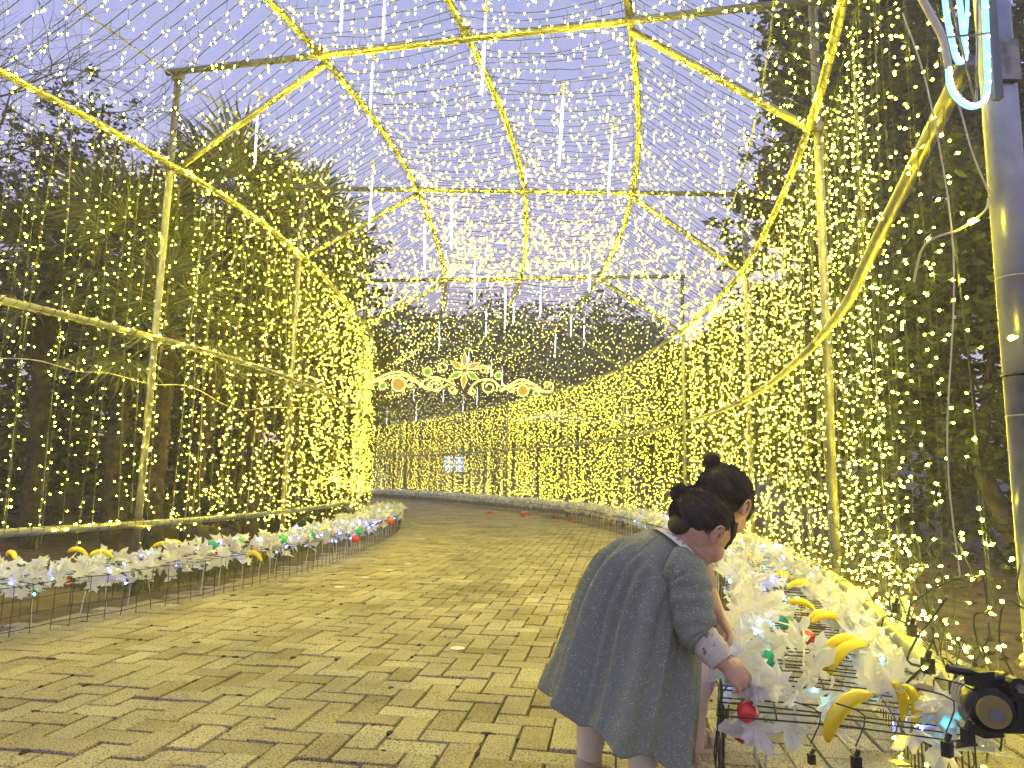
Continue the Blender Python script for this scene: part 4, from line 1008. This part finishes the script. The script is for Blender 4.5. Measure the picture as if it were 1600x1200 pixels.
atR, totR = bed('bedR', RW, 1, (.06, .58), .02, 9.0, .27, 'black wire mesh frame of the bed along the right wall', 'white cloth leaf garland along the right and far wall', 70, .05, 5, ((.49, 1.0, .055), (.11, 1.1, .06), (.34, .16, .05)), 92)
atL, totL = bed('bedL', LW, -1, (.1, .62), .12, 4.35, .24, 'rusty wire mesh frame of the bed along the left wall', 'white cloth leaf garland along the left wall', 50, .10, 6, ((.50, 1.3, .07), (.26, 1.3, .08)), 52)

# ------------------------------------------------------------------ fruit
def banana_mesh(n=1):
    mb = MB()
    for b_ in range(n):
        pts = []; rs = []; K = 14
        for k in range(K + 1):
            f = k / K; a = R(-62 + 124 * f); rad = .078
            pts.append(Vector((rad * math.sin(a), b_ * .030 + (.012 * math.sin(f * 3) if b_ else 0), rad * math.cos(a) - .06 - b_ * .006))); rs.append(.0165 * (math.sin(math.pi * (.08 + .86 * f)) ** .55) if 0 < k < K else .004)
        mb.tube(pts[:K + 1], rs, 8, 0)
        mb.tube([pts[-1], pts[-1] + Vector((.016, 0, -.014))], [.006, .004], 6, 1)
    return mesh('peel', mb.V, mb.F, [M['banana'], M['bananatip']], mb.M, True)
BM = {1: banana_mesh(1), 2: banana_mesh(2)}
def banana(p, rot, n, lab, s_=1.0):
    t = empty('toy_banana' if n == 1 else 'toy_banana_pair', p, lab, 'plastic fruit', 'plastic bananas in the garland beds'); t.rotation_euler = rot; t.scale = (s_,) * 3
    o = bpy.data.objects.new('peel', BM[n]); COL.objects.link(o); o.parent = t
def lathe_mesh(name, prof, mats, stem=True, lobes=0):
    mb = MB(); nu = 14; V = []
    for r_, z in prof:
        for j in range(nu): a = 2 * math.pi * j / nu; rr = r_ * (1 + (.06 * math.cos(lobes * a) if lobes else 0)); V.append((rr * math.cos(a), rr * math.sin(a), z))
    k = len(prof); Fc = [(i * nu + j, i * nu + (j + 1) % nu, (i + 1) * nu + (j + 1) % nu, (i + 1) * nu + j) for i in range(k - 1) for j in range(nu)]
    Fc += [tuple(reversed(range(nu))), tuple((k - 1) * nu + j for j in range(nu))]
    mb.add(V, Fc, 0); mb.tube([(0, 0, prof[-1][1] - .004), (.003, 0, prof[-1][1] + .012)], .0022, 5, 1)
    return mesh(name, mb.V, mb.F, mats, mb.M, True)
AP = lathe_mesh('skin', [(.004, -.027), (.016, -.030), (.028, -.018), (.034, .002), (.031, .020), (.018, .029), (.005, .024)], [M['red'], M['stem']], lobes=5)
PE = lathe_mesh('skin', [(.006, -.032), (.024, -.026), (.030, -.008), (.024, .012), (.016, .028), (.006, .036)], [M['greenfruit'], M['stem']], lobes=3)
def fruit(kind, p, rot, lab, s_=1.0):
    nm, me, c_ = {'apple': ('toy_apple', AP, 'plastic fruit'), 'pear': ('toy_pear', PE, 'plastic fruit')}[kind]
    t = empty(nm, p, lab, c_, 'plastic %ss in the garland beds' % kind); t.rotation_euler = rot; t.scale = (s_,) * 3
    o = bpy.data.objects.new('skin', me); COL.objects.link(o); o.parent = t
def GT(px, py, z): return G(px, py, z)
# right bed, photo positions at bed height
for px, py, n, rot, s_, lab in ((1322, 1022, 2, (.35, -.6, .1), 1.05, 'pair of yellow plastic bananas with a white highlight in the middle of the right bed'),
    (1322, 1112, 1, (.35, -.7, .15), 1.05, 'single yellow plastic banana nearest the camera in the right bed'), (1425, 1098, 2, (.2, 1.2, .6), .72, 'small yellow banana pair among leaves beside the near rail'),
    (1295, 968, 2, (.2, .1, .1), .9, 'flat lying yellow banana pair in the right bed behind the highlighted pair'), (1252, 945, 1, (.4, .2, -.3), .85, 'yellow banana tucked in leaves left of the flat lying pair'),
    (1250, 915, 1, (.1, 0, 0), .95, 'long yellow banana lying across the right bed'), (1222, 900, 1, (.3, .1, .3), .9, 'yellow banana half hidden in the right garland'), (1165, 870, 1, (.1, 0, .2), .9, 'far yellow banana near the start of the girls\' garland')):
    p = GT(px, py, .31); banana(p, rot, n, lab, s_)
for px, py, kd, z, s_, lab in ((1190, 1068, 'apple', .24, .85, 'red plastic apple under the mesh just below the reaching hand'), (1168, 1112, 'apple', .27, .75, 'upper red apple glowing in the near corner of the right bed'), (1166, 1142, 'apple', .20, .95, 'lower large red apple under a pale leaf in the near corner'),
    (1195, 1030, 'pear', .29, .9, 'shiny green plastic pear beside the reaching hand'), (1226, 970, 'pear', .30, .8, 'turquoise lit green pear in the middle of the right bed'), (1155, 920, 'pear', .30, .85, 'green pear at the path side of the right garland'), (1262, 998, 'apple', .26, .8, 'small red apple beside the banana pair'),
    (1212, 1045, 'pear', .27, .65, 'small green pear lit by a cyan light near the hand')):
    fruit(kd, GT(px, py, z), (random.uniform(-1.2, 1.2), random.uniform(-1, 1), random.uniform(0, 6)), lab, s_)
for px, py, lab in ((18, 868, 'yellow banana leftmost on the left garland'), (122, 862, 'yellow banana upright in the left garland near the edge'), (160, 866, 'yellow banana second from the left end of the left garland'), (256, 853, 'first of two yellow bananas side by side on the left garland'), (274, 850, 'second of two yellow bananas side by side on the left garland'), (398, 868, 'yellow banana hanging under the left garland'), (512, 828, 'small yellow banana far along the left garland')):
    banana(GT(px, py, .30), (random.uniform(-.4, .4), .2, random.uniform(-.6, .6)), 1, lab, .95)
for px, py, kd, z, lab in ((264, 889, 'apple', .16, 'round red apple hanging on the path side of the left garland'), (202, 887, 'apple', .16, 'red apple left of the round hanging apple'), (55, 905, 'apple', .15, 'red apple low at the left edge of the picture'), (100, 905, 'apple', .15, 'small red apple beside the edge apple'), (345, 870, 'apple', .2, 'pale red apple under the left garland leaves'),
    (332, 851, 'pear', .3, 'green pear lit cyan on top of the left garland'), (372, 848, 'pear', .3, 'second green pear along the left garland'), (252, 884, 'pear', .18, 'green pear beside the round hanging apple'), (442, 842, 'pear', .3, 'small green pear lit cyan further along the left garland'), (487, 836, 'pear', .3, 'farther green pear on the left garland'), (562, 829, 'pear', .3, 'last green pear before the left garland ends'), (610, 814, 'apple', .3, 'red apple at the far tip of the left garland'), (555, 842, 'apple', .2, 'small red apple under the far part of the left garland')):
    fruit(kd, GT(px, py, z), (random.uniform(-.8, .8), random.uniform(-.8, .8), 0), lab, 1.15)
for k, px in enumerate((707, 727, 742, 765, 828, 848, 818, 866, 892)):
    Y = 17.5 - k * .3; fruit('apple', P(px, 803 + (k % 3) * 5, Y), (.3, 0, 0), 'tiny red apple in the far garland, %s of the row from the left' % ORD[k if k < 9 else 8], 1.8)

# a broken brick lying by the clamp
t = tag(MB().box(G(1490, 1160, .01), .17, .07, .05, -.12).build('loose_brick', [M['wood']]), 'dark loose brick lying below the pipe end', 'brick')
# small white discs laid on the pavers
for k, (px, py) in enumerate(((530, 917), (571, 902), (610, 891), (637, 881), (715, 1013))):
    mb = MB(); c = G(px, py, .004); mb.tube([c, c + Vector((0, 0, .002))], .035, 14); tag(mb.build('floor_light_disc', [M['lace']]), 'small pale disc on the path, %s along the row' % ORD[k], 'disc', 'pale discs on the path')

# ------------------------------------------------------------------ haze volume added to imitate bloom round the lights
def haze():
    mb = MB(); mb.box((-8, 60, 12), 130, 140, 27); m = bpy.data.materials.new('air'); o = mb.build('haze', [m])
    m.use_nodes = True; nt = m.node_tree; nt.nodes.clear()
    out = nt.nodes.new('ShaderNodeOutputMaterial'); v = nt.nodes.new('ShaderNodeVolumePrincipled'); v.inputs['Density'].default_value = .0078
    v.inputs['Color'].default_value = (.95, .95, .95, 1); nt.links.new(v.outputs[0], out.inputs['Volume']); tag(o, 'thin evening haze glowing round the string lights', kind='stuff')
haze()
#CHILDREN#
# ------------------------------------------------------------------ two girls
def organic(name, caps, ells, voxel, matl, parent, smooth_n=6, nu=14):
    """one continuous surface grown from overlapping limbs"""
    mb = MB()
    for c in caps: mb.capsule(c[0], c[1], c[2], c[3], nu)
    for e in ells: mb.ell(e[0], e[1], e[2], e[3], 16, 10, e[4] if len(e) > 4 else None)
    o = mb.build(name, [matl], parent)
    return finish_mods(o, [('REMESH', dict(mode='VOXEL', voxel_size=voxel)), ('SMOOTH', dict(factor=.5, iterations=smooth_n))])
def frame3(f, roll=0.0):
    f = Vector(f).normalized(); u = (Vector((0, 0, 1)) - f * f.z).normalized()
    if roll: u = Matrix.Rotation(roll, 3, f) @ u
    l = u.cross(f).normalized(); return f, l, u
def loft(name, rows, matl, parent, thick=.0025, closed=True):
    n = len(rows[0]); V = [p for r_ in rows for p in r_]; Fc = []
    for i in range(len(rows) - 1):
        for j in range(n if closed else n - 1): j2 = (j + 1) % n; Fc.append((i * n + j, i * n + j2, (i + 1) * n + j2, (i + 1) * n + j))
    o = link(name, mesh(name, V, Fc, matl, smooth=True), parent)
    if thick: finish_mods(o, [('SOLIDIFY', dict(thickness=thick, offset=-1)), ])
    return o
def hand(cap, ell, wrist, fwd, back, side, s=1.0, curl=1.0):
    """palm, four curled fingers, thumb from the side; fwd along the hand, back = back of hand normal, side = towards the thumb"""
    f = Vector(fwd).normalized(); b_ = Vector(back); b_ = (b_ - f * b_.dot(f)).normalized(); t = f.cross(b_).normalized()
    if t.dot(Vector(side)) < 0: t = -t
    rot = Matrix((f, t, b_)).transposed()
    ell.append((wrist + f * .030 * s, .030 * s, .024 * s, .0125 * s, rot)); cap.append((wrist - f * .01, wrist + f * .02 * s, .016 * s, .014 * s))
    for k, (off, ln) in enumerate(((.021, .9), (.0075, 1.0), (-.006, .95), (-.019, .78))):
        p = wrist + f * (.050 - .004 * abs(k - 1)) * s + t * off * s; L1, L2, L3 = .021 * ln * s, .014 * ln * s, .011 * ln * s
        a = .35 * curl + .1 * k
        d1 = (f * math.cos(a) - b_ * math.sin(a)); d2 = (f * math.cos(a + .8 * curl) - b_ * math.sin(a + .8 * curl)); d3 = (f * math.cos(a + 1.4 * curl) - b_ * math.sin(a + 1.4 * curl))
        q1 = p + d1 * L1; q2 = q1 + d2 * L2; q3 = q2 + d3 * L3
        cap += [(p - f * .012 * s, p, .0066 * s, .0066 * s), (p, q1, .0062 * s, .0056 * s), (q1, q2, .0056 * s, .0050 * s), (q2, q3, .0050 * s, .0042 * s)]
    p = wrist + f * .016 * s + t * .017 * s; q1 = p + (f * .5 + t * .75 - b_ * .4).normalized() * .022 * s; q2 = q1 + (f * .95 + t * .1 - b_ * .5).normalized() * .018 * s
    cap += [(p, q1, .0085 * s, .0072 * s), (q1, q2, .0070 * s, .0052 * s)]
def head_parts(c, f, l, u, s=1.0):
    rot = Matrix((f, l, u)).transposed(); q = lambda a, b_, d: c + (f * a + l * b_ + u * d) * s
    E = [(c, .084 * s, .071 * s, .078 * s, rot), (q(.028, 0, -.042), .056 * s, .054 * s, .058 * s, rot), (q(.050, 0, -.078), .024 * s, .026 * s, .020 * s, rot),
         (q(.050, .030, -.045), .028 * s, .026 * s, .030 * s, rot), (q(.050, -.030, -.045), .028 * s, .026 * s, .030 * s, rot),
         (q(.083, 0, -.030), .012 * s, .010 * s, .010 * s, rot), (q(.078, 0, -.018), .008 * s, .007 * s, .020 * s, rot),
         (q(.076, 0, -.053), .009 * s, .017 * s, .005 * s, rot), (q(.073, 0, -.060), .009 * s, .014 * s, .005 * s, rot)]
    for sg in (-1, 1):
        E += [(q(.0, sg * .072, -.020), .015 * s, .007 * s, .024 * s, Matrix((f, l + f * .3 * sg * 0, u)).transposed()), (q(.004, sg * .071, -.038), .009 * s, .007 * s, .010 * s, rot)]
    return E
def head_details(t, c, f, l, u, s=1.0):
    q = lambda a, b_, d: c + (f * a + l * b_ + u * d) * s
    for sg in (-1, 1):
        mb = MB(); mb.ell(q(.072, sg * .028, -.018), .010 * s, .010 * s, .0065 * s, 10, 8); smooth_o(mb.build('eye', [M['black']], t))
        mb = MB(); mb.tube([q(.079 + .004, sg * .014, -.0125), q(.082, sg * .028, -.009), q(.073, sg * .041, -.0135)], .0012, 5); mb.build('eyelash', [M['hair']], t)
        # folds of the ear
        mb = MB(); pts = [q(.014 * math.cos(a) + .0, sg * (.0795), -.018 + .021 * math.sin(a)) for a in np.linspace(-1.2, 3.6, 12)]; mb.tube(pts, .0032, 6); smooth_o(mb.build('ear_rim', [M['skin']], t))
        mb = MB(); mb.ell(q(.003, sg * .0785, -.020), .004 * s, .0012, .007 * s, 10, 6, Matrix((f, l, u)).transposed()); mb.build('ear_hollow', [M['earin']], t)  # thin darker disc paints the shade inside the ear
    mb = MB(); mb.tube([q(.083, .013, -.0565), q(.0865, 0, -.0555), q(.083, -.013, -.0565)], .0022, 6); smooth_o(mb.build('lips', [M['lip']], t))
def hair(t, c, f, l, u, bun, s, seed, n=800, extra=(), tie=None):
    rnd = random.Random(seed); rot = Matrix((f, l, u)).transposed(); q = lambda a, b_, d: c + (f * a + l * b_ + u * d) * s
    hc = q(-.012, 0, .014); rr = (.091 * s, .079 * s, .084 * s)
    E = [(hc, *rr, rot), (q(.060, 0, .024), .030 * s, .058 * s, .040 * s, rot), (q(.076, 0, .000), .013 * s, .050 * s, .022 * s, rot), (q(-.062, 0, -.045), .025 * s, .04 * s, .028 * s, rot)]
    E += [(bun, .027 * s, .025 * s, .025 * s), (bun + (u * .012 - f * .010) * s, .018 * s, .02 * s, .017 * s)] + list(extra)
    o = organic('hair', [(bun, hc + (bun - hc) * .6, .018 * s, .024 * s)], E, .005, M['hair'], t, 3)
    mb = MB(); bd = (bun - hc).normalized()
    def surf(d, k=1.0):
        x, y, z = d.dot(f), d.dot(l), d.dot(u); r_ = 1 / math.sqrt((x / rr[0]) ** 2 + (y / rr[1]) ** 2 + (z / rr[2]) ** 2); return hc + d * r_ * k
    for _ in range(n):
        a = rnd.uniform(0, 2 * math.pi)
        d0 = (f * math.cos(a) * .95 + l * math.sin(a) + u * (rnd.uniform(-.05, .45) if math.cos(a) > .3 else rnd.uniform(-.75, .1))).normalized()
        k = rnd.uniform(1.0, 1.035); pts = []
        e = rnd.uniform(.85, 1.0)
        for j in range(8): w_ = j / 7 * e; pts.append(surf((d0 * (1 - w_) + bd * w_).normalized(), k * (1 + .004 * math.sin(j + a * 5))))
        mb.tube(pts, rnd.uniform(.0005, .0011) * s, 3, cap=False)
    for _ in range(60):   # fringe
        b0 = rnd.uniform(-.055, .055); p0 = q(.062, b0 * .9, .055); p1 = q(.088 - abs(b0) * .3, b0, .02); p2 = q(.088 - abs(b0) * .45 + rnd.gauss(0, .002), b0 * 1.05, -.012 + rnd.gauss(0, .006)); mb.tube([p0, p1, p2], [.0013, .0013, .0006], 3, cap=False)
    for _ in range(150):  # bun coils and flyaways
        d = Vector((rnd.gauss(0, 1), rnd.gauss(0, 1), rnd.gauss(0, 1))).normalized(); a = d.orthogonal().normalized(); b_ = d.cross(a); r_ = .0268 * s; ph = rnd.uniform(0, 6)
        mb.tube([bun + (d * rnd.uniform(-.2, .2) + a * math.cos(ph + j * .5) + b_ * math.sin(ph + j * .5)) * r_ for j in range(6)], .0009, 3, cap=False)
    for _ in range(36):
        d = Vector((rnd.gauss(0, 1), rnd.gauss(0, 1), rnd.gauss(.4, .7))).normalized(); p0 = bun + d * .02 * s; mb.tube([p0, p0 + d * .014 + Vector((0, 0, .003)), p0 + d * .024 + Vector((rnd.gauss(0, .008), 0, rnd.gauss(0, .006)))], .0005, 3, cap=False)
    for _ in range(90):
        a = rnd.uniform(0, 6.28); d = (f * math.cos(a) + l * math.sin(a) + u * rnd.uniform(-.6, .8)).normalized(); p0 = surf(d, 1.0); mb.tube([p0, p0 + d * rnd.uniform(.003, .009) + u * .002, p0 + d * rnd.uniform(.004, .014) - f * .012], .0004, 3, cap=False)
    mb.build('hair_strands', [M['strand']], o)
    if tie:
        mb = MB(); cc = hc.lerp(bun, .80); ax = bd; a = ax.orthogonal().normalized(); b_ = ax.cross(a)
        for j in range(14): an = j / 14 * 6.283; mb.ell(cc + (a * math.cos(an) + b_ * math.sin(an)) * .021 * s, .0075, .0065, .0075, 8, 6)
        smooth_o(mb.build('hair_tie', [M['lace']], o))
    return o
def tube_rows(pts, rads, n, wr=0.0, seed=0, flat=1.0):
    """rings along a path, with cloth wrinkles"""
    rnd = random.Random(seed); ph = rnd.uniform(0, 6); rows = []; k = len(pts); up = Vector((0, 1, 0))
    for i, p in enumerate(pts):
        d = (pts[min(i + 1, k - 1)] - pts[max(i - 1, 0)]).normalized(); a = d.cross(up).normalized(); b_ = a.cross(d)
        row = []
        for j in range(n):
            t = 2 * math.pi * j / n; m_ = 1 + wr * (math.sin(i * 1.35 + 1.6 * math.sin(t + ph) + ph) * .6 + math.sin(3 * t + i * .35 + ph) * .5)
            row.append(p + (a * math.cos(t) + b_ * math.sin(t) * flat) * rads[i] * m_)
        rows.append(row)
    return rows
def interp(vals, n):
    x = np.linspace(0, len(vals) - 1, n); return list(np.interp(x, range(len(vals)), vals))
def shoe(t, heel, dirx, s=1.0, lab=None):
    d = Vector(dirx).normalized(); sd_ = Vector((-d.y, d.x, 0)); rot = Matrix((d, sd_, Vector((0, 0, 1)))).transposed(); g = Vector((heel.x, heel.y, 0))
    q = lambda a, b_, z: g + d * a * s + sd_ * b_ * s + Vector((0, 0, z * s))
    o = organic('shoe', [(q(.0, 0, .035), q(.0, 0, .060), .026 * s, .028 * s)], [(q(.0, 0, .026), .032 * s, .026 * s, .024 * s, rot), (q(.045, 0, .024), .045 * s, .027 * s, .022 * s, rot), (q(.085, 0, .022), .036 * s, .031 * s, .021 * s, rot), (q(.03, 0, .04), .035 * s, .025 * s, .022 * s, rot)], .004, M['shoe'], t, 4)
    mb = MB(); out_ = []
    for k in range(26):
        a = 2 * math.pi * k / 26; out_.append((.045 + .078 * math.cos(a), (.030 + .004 * math.cos(a)) * math.sin(a)))
    V = [q(x, y, .001) for x, y in out_] + [q(x * 1.0, y * 1.04, .014) for x, y in out_]; n = 26
    mb.add(V, [tuple(reversed(range(n))), tuple(range(n, 2 * n))] + [(j, (j + 1) % n, n + (j + 1) % n, n + j) for j in range(n)]); mb.build('sole', [M['sole']], o)
    mb = MB()
    for x, z in ((.035, .062), (.06, .050)):
        rows = [q(x + .004 * math.cos(a), .0295 * math.sin(a), .016 + (z - .016) * max(0, math.cos(a)) ** .7) for a in np.linspace(-1.5, 1.5, 12)]
        for a_, b_ in zip(rows, rows[1:]): mb.tube([a_, b_], [.0075 * s, .0075 * s], 6)
    mb.build('strap', [M['shoe']], o); return o
M['seam'] = mat('seam_thread', (.05, .055, .05), .9); M['earin'] = mat('ear_hollow', (.30, .16, .11), .7); M['lip'] = mat('lip', (.50, .20, .16), .45)  # dark tones that paint shade in the yoke seam and the ear

def girl_one():
    Y0 = 1.90
    t = empty('person', (P(960, 1210, Y0).x, Y0, 0), 'small girl in a grey blue dress bending forward, reaching down to the garland', 'person')
    # skeleton, from hips to head
    hipN, hipF = P(950, 1000, 1.85), P(938, 1000, 1.96); kneeN, kneeF = P(1004, 1100, 1.83), P(928, 1105, 1.98); ankN, ankF = P(1004, 1200, 1.83), P(920, 1178, 1.98)
    waist, chest, neck = P(975, 960, 1.90), P(1030, 890, 1.89), P(1062, 848, 1.88)
    shN, shF = P(1066, 888, 1.80), P(1062, 885, 1.98); elN = P(1090, 985, 1.77); wrN = P(1130, 1038, 1.73); elF = P(1075, 990, 2.0); wrF = P(1030, 1040, 1.98)
    hc = P(1097, 819, 1.87); f, l, u = frame3((.74, .34, -.58), R(4))
    caps = [(hipN, kneeN, .058, .042), (kneeN, ankN, .040, .026), (hipF, kneeF, .058, .042), (kneeF, ankF, .040, .026), (ankN, ankN + Vector((.02, 0, -.02)), .022, .016), (ankF, ankF + Vector((.02, 0, -.02)), .022, .016),
            (hipN.lerp(hipF, .5), waist, .088, .078), (waist, chest, .078, .080), (chest, neck, .075, .036), (shN, shF, .036, .036), (neck, hc - f * .018 - u * .055, .034, .033),
            (shN, elN, .032, .024), (elN, wrN, .024, .0165), (shF, elF, .032, .024), (elF, wrF, .024, .0165)]
    ells = head_parts(hc, f, l, u)
    hand(caps, ells, wrN, (.66, -.05, -.50), (.25, -.85, .45), (.5, 0, .8), 1.1, .95); hand(caps, ells, wrF, (.1, 0, -1), (-1, 0, 0), (0, -1, 0), .95, .8)
    organic('body', caps, ells, .0030, M['skin'], t, 3)
    head_details(t, hc, f, l, u)
    hair(t, hc, f, l, u, P(1063, 771, 1.86), .95, 3, tie=True)
    for a, b_, c_, nm in ((hipN, kneeN, ankN, 1), (hipF, kneeF, ankF, 2)):
        pts = smoothpath([a.lerp(b_, .3), b_, b_.lerp(c_, .5), c_ + Vector((0, 0, -.01))], 9); k = len(pts); loft('tights', tube_rows(pts, [x * 1.06 for x in interp([.056, .044, .042, .039, .032, .029], k)], 22, .028, nm), M['tights'], t, .002)
    shoe(t, Vector((ankN.x - .012, ankN.y, 0)), (1, -.08, 0)); shoe(t, Vector((ankF.x - .012, ankF.y, 0)), (1, .05, 0))
    # dress: rings from the neckline to the hem
    rings = [((1036, 826), (1084, 864), .040), ((1014, 828), (1097, 878), .085), ((975, 842), (1098, 915), .112), ((938, 868), (1092, 955), .118), ((912, 915), (1085, 1000), .128), ((892, 975), (1078, 1058), .150), ((874, 1030), (1068, 1120), .178), ((862, 1062), (1060, 1156), .196), ((855, 1078), (1056, 1174), .205)]
    n = 132; rows = []; nr = 76
    aX = [np.interp(np.linspace(0, 8, nr), range(9), [q[0][k] for q in rings]) for k in (0, 1)]; bX = [np.interp(np.linspace(0, 8, nr), range(9), [q[1][k] for q in rings]) for k in (0, 1)]; dX = np.interp(np.linspace(0, 8, nr), range(9), [q[2] for q in rings])
    def sm(v):
        v = np.array(v, float)
        for _ in range(6): v[1:-1] = (v[:-2] + 2 * v[1:-1] + v[2:]) / 4
        return v
    aX = [sm(v) for v in aX]; bX = [sm(v) for v in bX]; dX = sm(dX)
    seam = .33
    for i in range(nr):
        v = i / (nr - 1); a = P(aX[0][i], aX[1][i], Y0); b_ = P(bX[0][i], bX[1][i], Y0); c = (a + b_) / 2; h = (b_ - a) / 2; D = Vector((0, dX[i], 0))
        row = []
        for j in range(n):
            th = 2 * math.pi * j / n
            near = max(0, -math.sin(th)); sv = seam - .03 + .09 * math.cos(th)
            g = max(0.0, v - sv) / (1 - sv)
            am = (.15 * min(1, g * 4.5) * (1 - .35 * g) + .20 * g)
            sh = lambda q: 1 - 2 * abs(math.sin(q / 2)) ** .8
            fo = sh(8 * th + 1.5 * math.sin(2 * th) + .6 * g) * .50 + sh(17 * th + 2.0 * math.sin(3 * th) + 1.0) * .36 * (1 - .5 * g) + math.sin(31 * th + 1.3 * math.sin(5 * th)) * .30 * max(0, 1 - 1.6 * g)
            m_ = 1 + am * fo + (.065 * min(1, g * 22)) + .006 * math.sin(th * 5 + v * 13)
            sag = Vector((0, 0, -.010 * g * math.sin(8 * th + 1.5)))
            ct, st = math.cos(th), math.sin(th)
            row.append(c + h * ct * m_ + D * st * m_ + sag)
        rows.append(row)
    dr = loft('dress', rows, M['dress'], t, .0028)
    mb = MB(); mb.tube([p + Vector((0, 0, .001)) for p in rows[-1]] + [rows[-1][0]], .0022, 5); smooth_o(mb.build('hem', [M['dress']], dr))
    # seam of the yoke, a dark tube painting its shaded gap
    pts = []
    for j in range(n):
        th = 2 * math.pi * j / n; near = max(0, -math.sin(th)); sv = seam - .03 + .09 * math.cos(th); pts.append(rows[min(nr - 1, int(sv * (nr - 1)) + 1)][j])
    mb = MB(); mb.tube(pts + [pts[0]], .003, 5); smooth_o(mb.build('yoke_seam', [M['seam']], dr))
    # back placket edge, a dark fold from the neck across the yoke
    mb = MB(); jj = int(n * .60); mb.tube([rows[i][jj + int((i - 3) * .25)] + Vector((0, -.003, .001)) for i in range(3, 26)], .0022, 5); smooth_o(mb.build('placket_edge', [M['lining']], dr))
    # sleeve
    for nm, (a, b_, c_) in enumerate(((shN, elN, wrN), (shF, elF, wrF))):
        e2 = b_.lerp(c_, .25); pts = smoothpath([a + Vector((-.035, .012, .012)), a + Vector((.004, 0, -.012)), a.lerp(b_, .5), b_, e2], 8); k = len(pts)
        sl = loft('sleeve', tube_rows(pts, interp([.044, .054, .055, .052, .050, .047, .041], k), 40, .09, 5 + nm), M['dress'], t, .0025)
        pts2 = smoothpath([b_.lerp(c_, .12), b_.lerp(c_, .45), b_.lerp(c_, .72), b_.lerp(c_, .95)], 7); loft('undersleeve', tube_rows(pts2, interp([.034, .036, .034, .026], len(pts2)), 30, .05, 9 + nm), M['undersleeve'], t, .002)
    # lace collar
    cc = P(1063, 847, 1.885); nn = Vector((.66, .05, .74)).normalized(); a = Vector((0, 1, 0)); a = (a - nn * a.dot(nn)).normalized(); b_ = nn.cross(a)
    rows = []
    for i in range(5):
        row = []
        for j in range(120):
            th = 2 * math.pi * j / 120; rr = .041 + .0085 * i + (.003 * abs(math.sin(th * 9)) if i == 4 else 0)
            row.append(cc + (a * math.cos(th) * 1.18 + b_ * math.sin(th)) * rr - nn * (.0012 * i * i + .001))
        rows.append(row)
    V = [p for r_ in rows for p in r_]; Fc = []
    for i in range(4):
        for j in range(120):
            if i in (1, 2) and j % 5 == 2: continue   # eyelet holes
            j2 = (j + 1) % 120; Fc.append((i * 120 + j, i * 120 + j2, (i + 1) * 120 + j2, (i + 1) * 120 + j))
    o = link('collar', mesh('collar', V, Fc, M['lace'], smooth=True), dr); finish_mods(o, [('SOLIDIFY', dict(thickness=.0022, offset=1))])

def girl_two():
    t = empty('person', (P(1050, 1190, 2.05).x, 2.05, 0), 'second girl with a top bun, mostly hidden behind the girl in the dress', 'person')
    hipN, hipF = P(1030, 965, 2.14), P(1030, 962, 2.27); kneeN, kneeF = P(1077, 1050, 2.04), P(1088, 1045, 2.22); ankN, ankF = P(1074, 1172, 1.99), P(1080, 1120, 2.26)
    waist, chest, neck = P(1035, 925, 2.2), P(1062, 870, 2.17), P(1092, 835, 2.15)
    shN, shF = P(1086, 868, 2.10), P(1084, 865, 2.26); elN = P(1107, 922, 2.07); wrN = P(1124, 962, 2.0); elF = P(1110, 930, 2.28); wrF = P(1128, 985, 2.24)
    hc = P(1133, 782, 2.14); f, l, u = frame3((.62, .52, -.58), 0)
    caps = [(hipN, kneeN, .058, .043), (kneeN, ankN, .042, .027), (hipF, kneeF, .058, .043), (kneeF, ankF, .042, .027), (ankN, ankN + Vector((.02, 0, -.02)), .022, .016), (ankF, ankF + Vector((.02, 0, -.02)), .022, .016),
            (hipN.lerp(hipF, .5), waist, .085, .075), (waist, chest, .075, .078), (chest, neck, .072, .036), (shN, shF, .035, .035), (neck, hc - f * .018 - u * .055, .034, .033),
            (shN, elN, .031, .024), (elN, wrN, .024, .017), (shF, elF, .031, .024), (elF, wrF, .024, .017)]
    ells = head_parts(hc, f, l, u)
    hand(caps, ells, wrN, (.45, -.1, -.75), (.75, -.3, .35), (0, 1, 0), 1.0, .6); hand(caps, ells, wrF, (.3, 0, -.9), (.8, 0, .3), (0, -1, 0), .95, .7)
    organic('body', caps, ells, .0042, M['skin'], t, 5); head_details(t, hc, f, l, u)
    hair(t, hc, f, l, u, P(1112, 723, 2.14), 1.02, 8, extra=[(P(1113, 886, 2.05), .012, .014, .034)] if 0 else ())
    for a, b_, c_, nm in ((hipN, kneeN, ankN, 1), (hipF, kneeF, ankF, 2)):
        pts = smoothpath([a, b_, b_.lerp(c_, .5), c_ + Vector((0, 0, -.0))], 10); k = len(pts); loft('leggings', tube_rows(pts, interp([.066, .058, .050, .047, .044, .041, .038], k), 26, .045, nm), M['pinktights'], t, .0025)
    shoe(t, Vector((ankN.x - .012, ankN.y, 0)), (1, -.12, 0), 1.03); shoe(t, Vector((ankF.x - .012, ankF.y, 0)), (1, .1, 0), 1.03)
    organic('top', [(hipN.lerp(hipF, .5), waist, .098, .088), (waist, chest, .088, .09), (chest, neck + Vector((-.03, 0, -.02)), .085, .045), (shN, shF, .043, .043), (shN, shN.lerp(elN, .85), .042, .032), (shF, shF.lerp(elF, .45), .042, .036)], [], .006, M['pinktop'], t, 5)
girl_one(); girl_two()
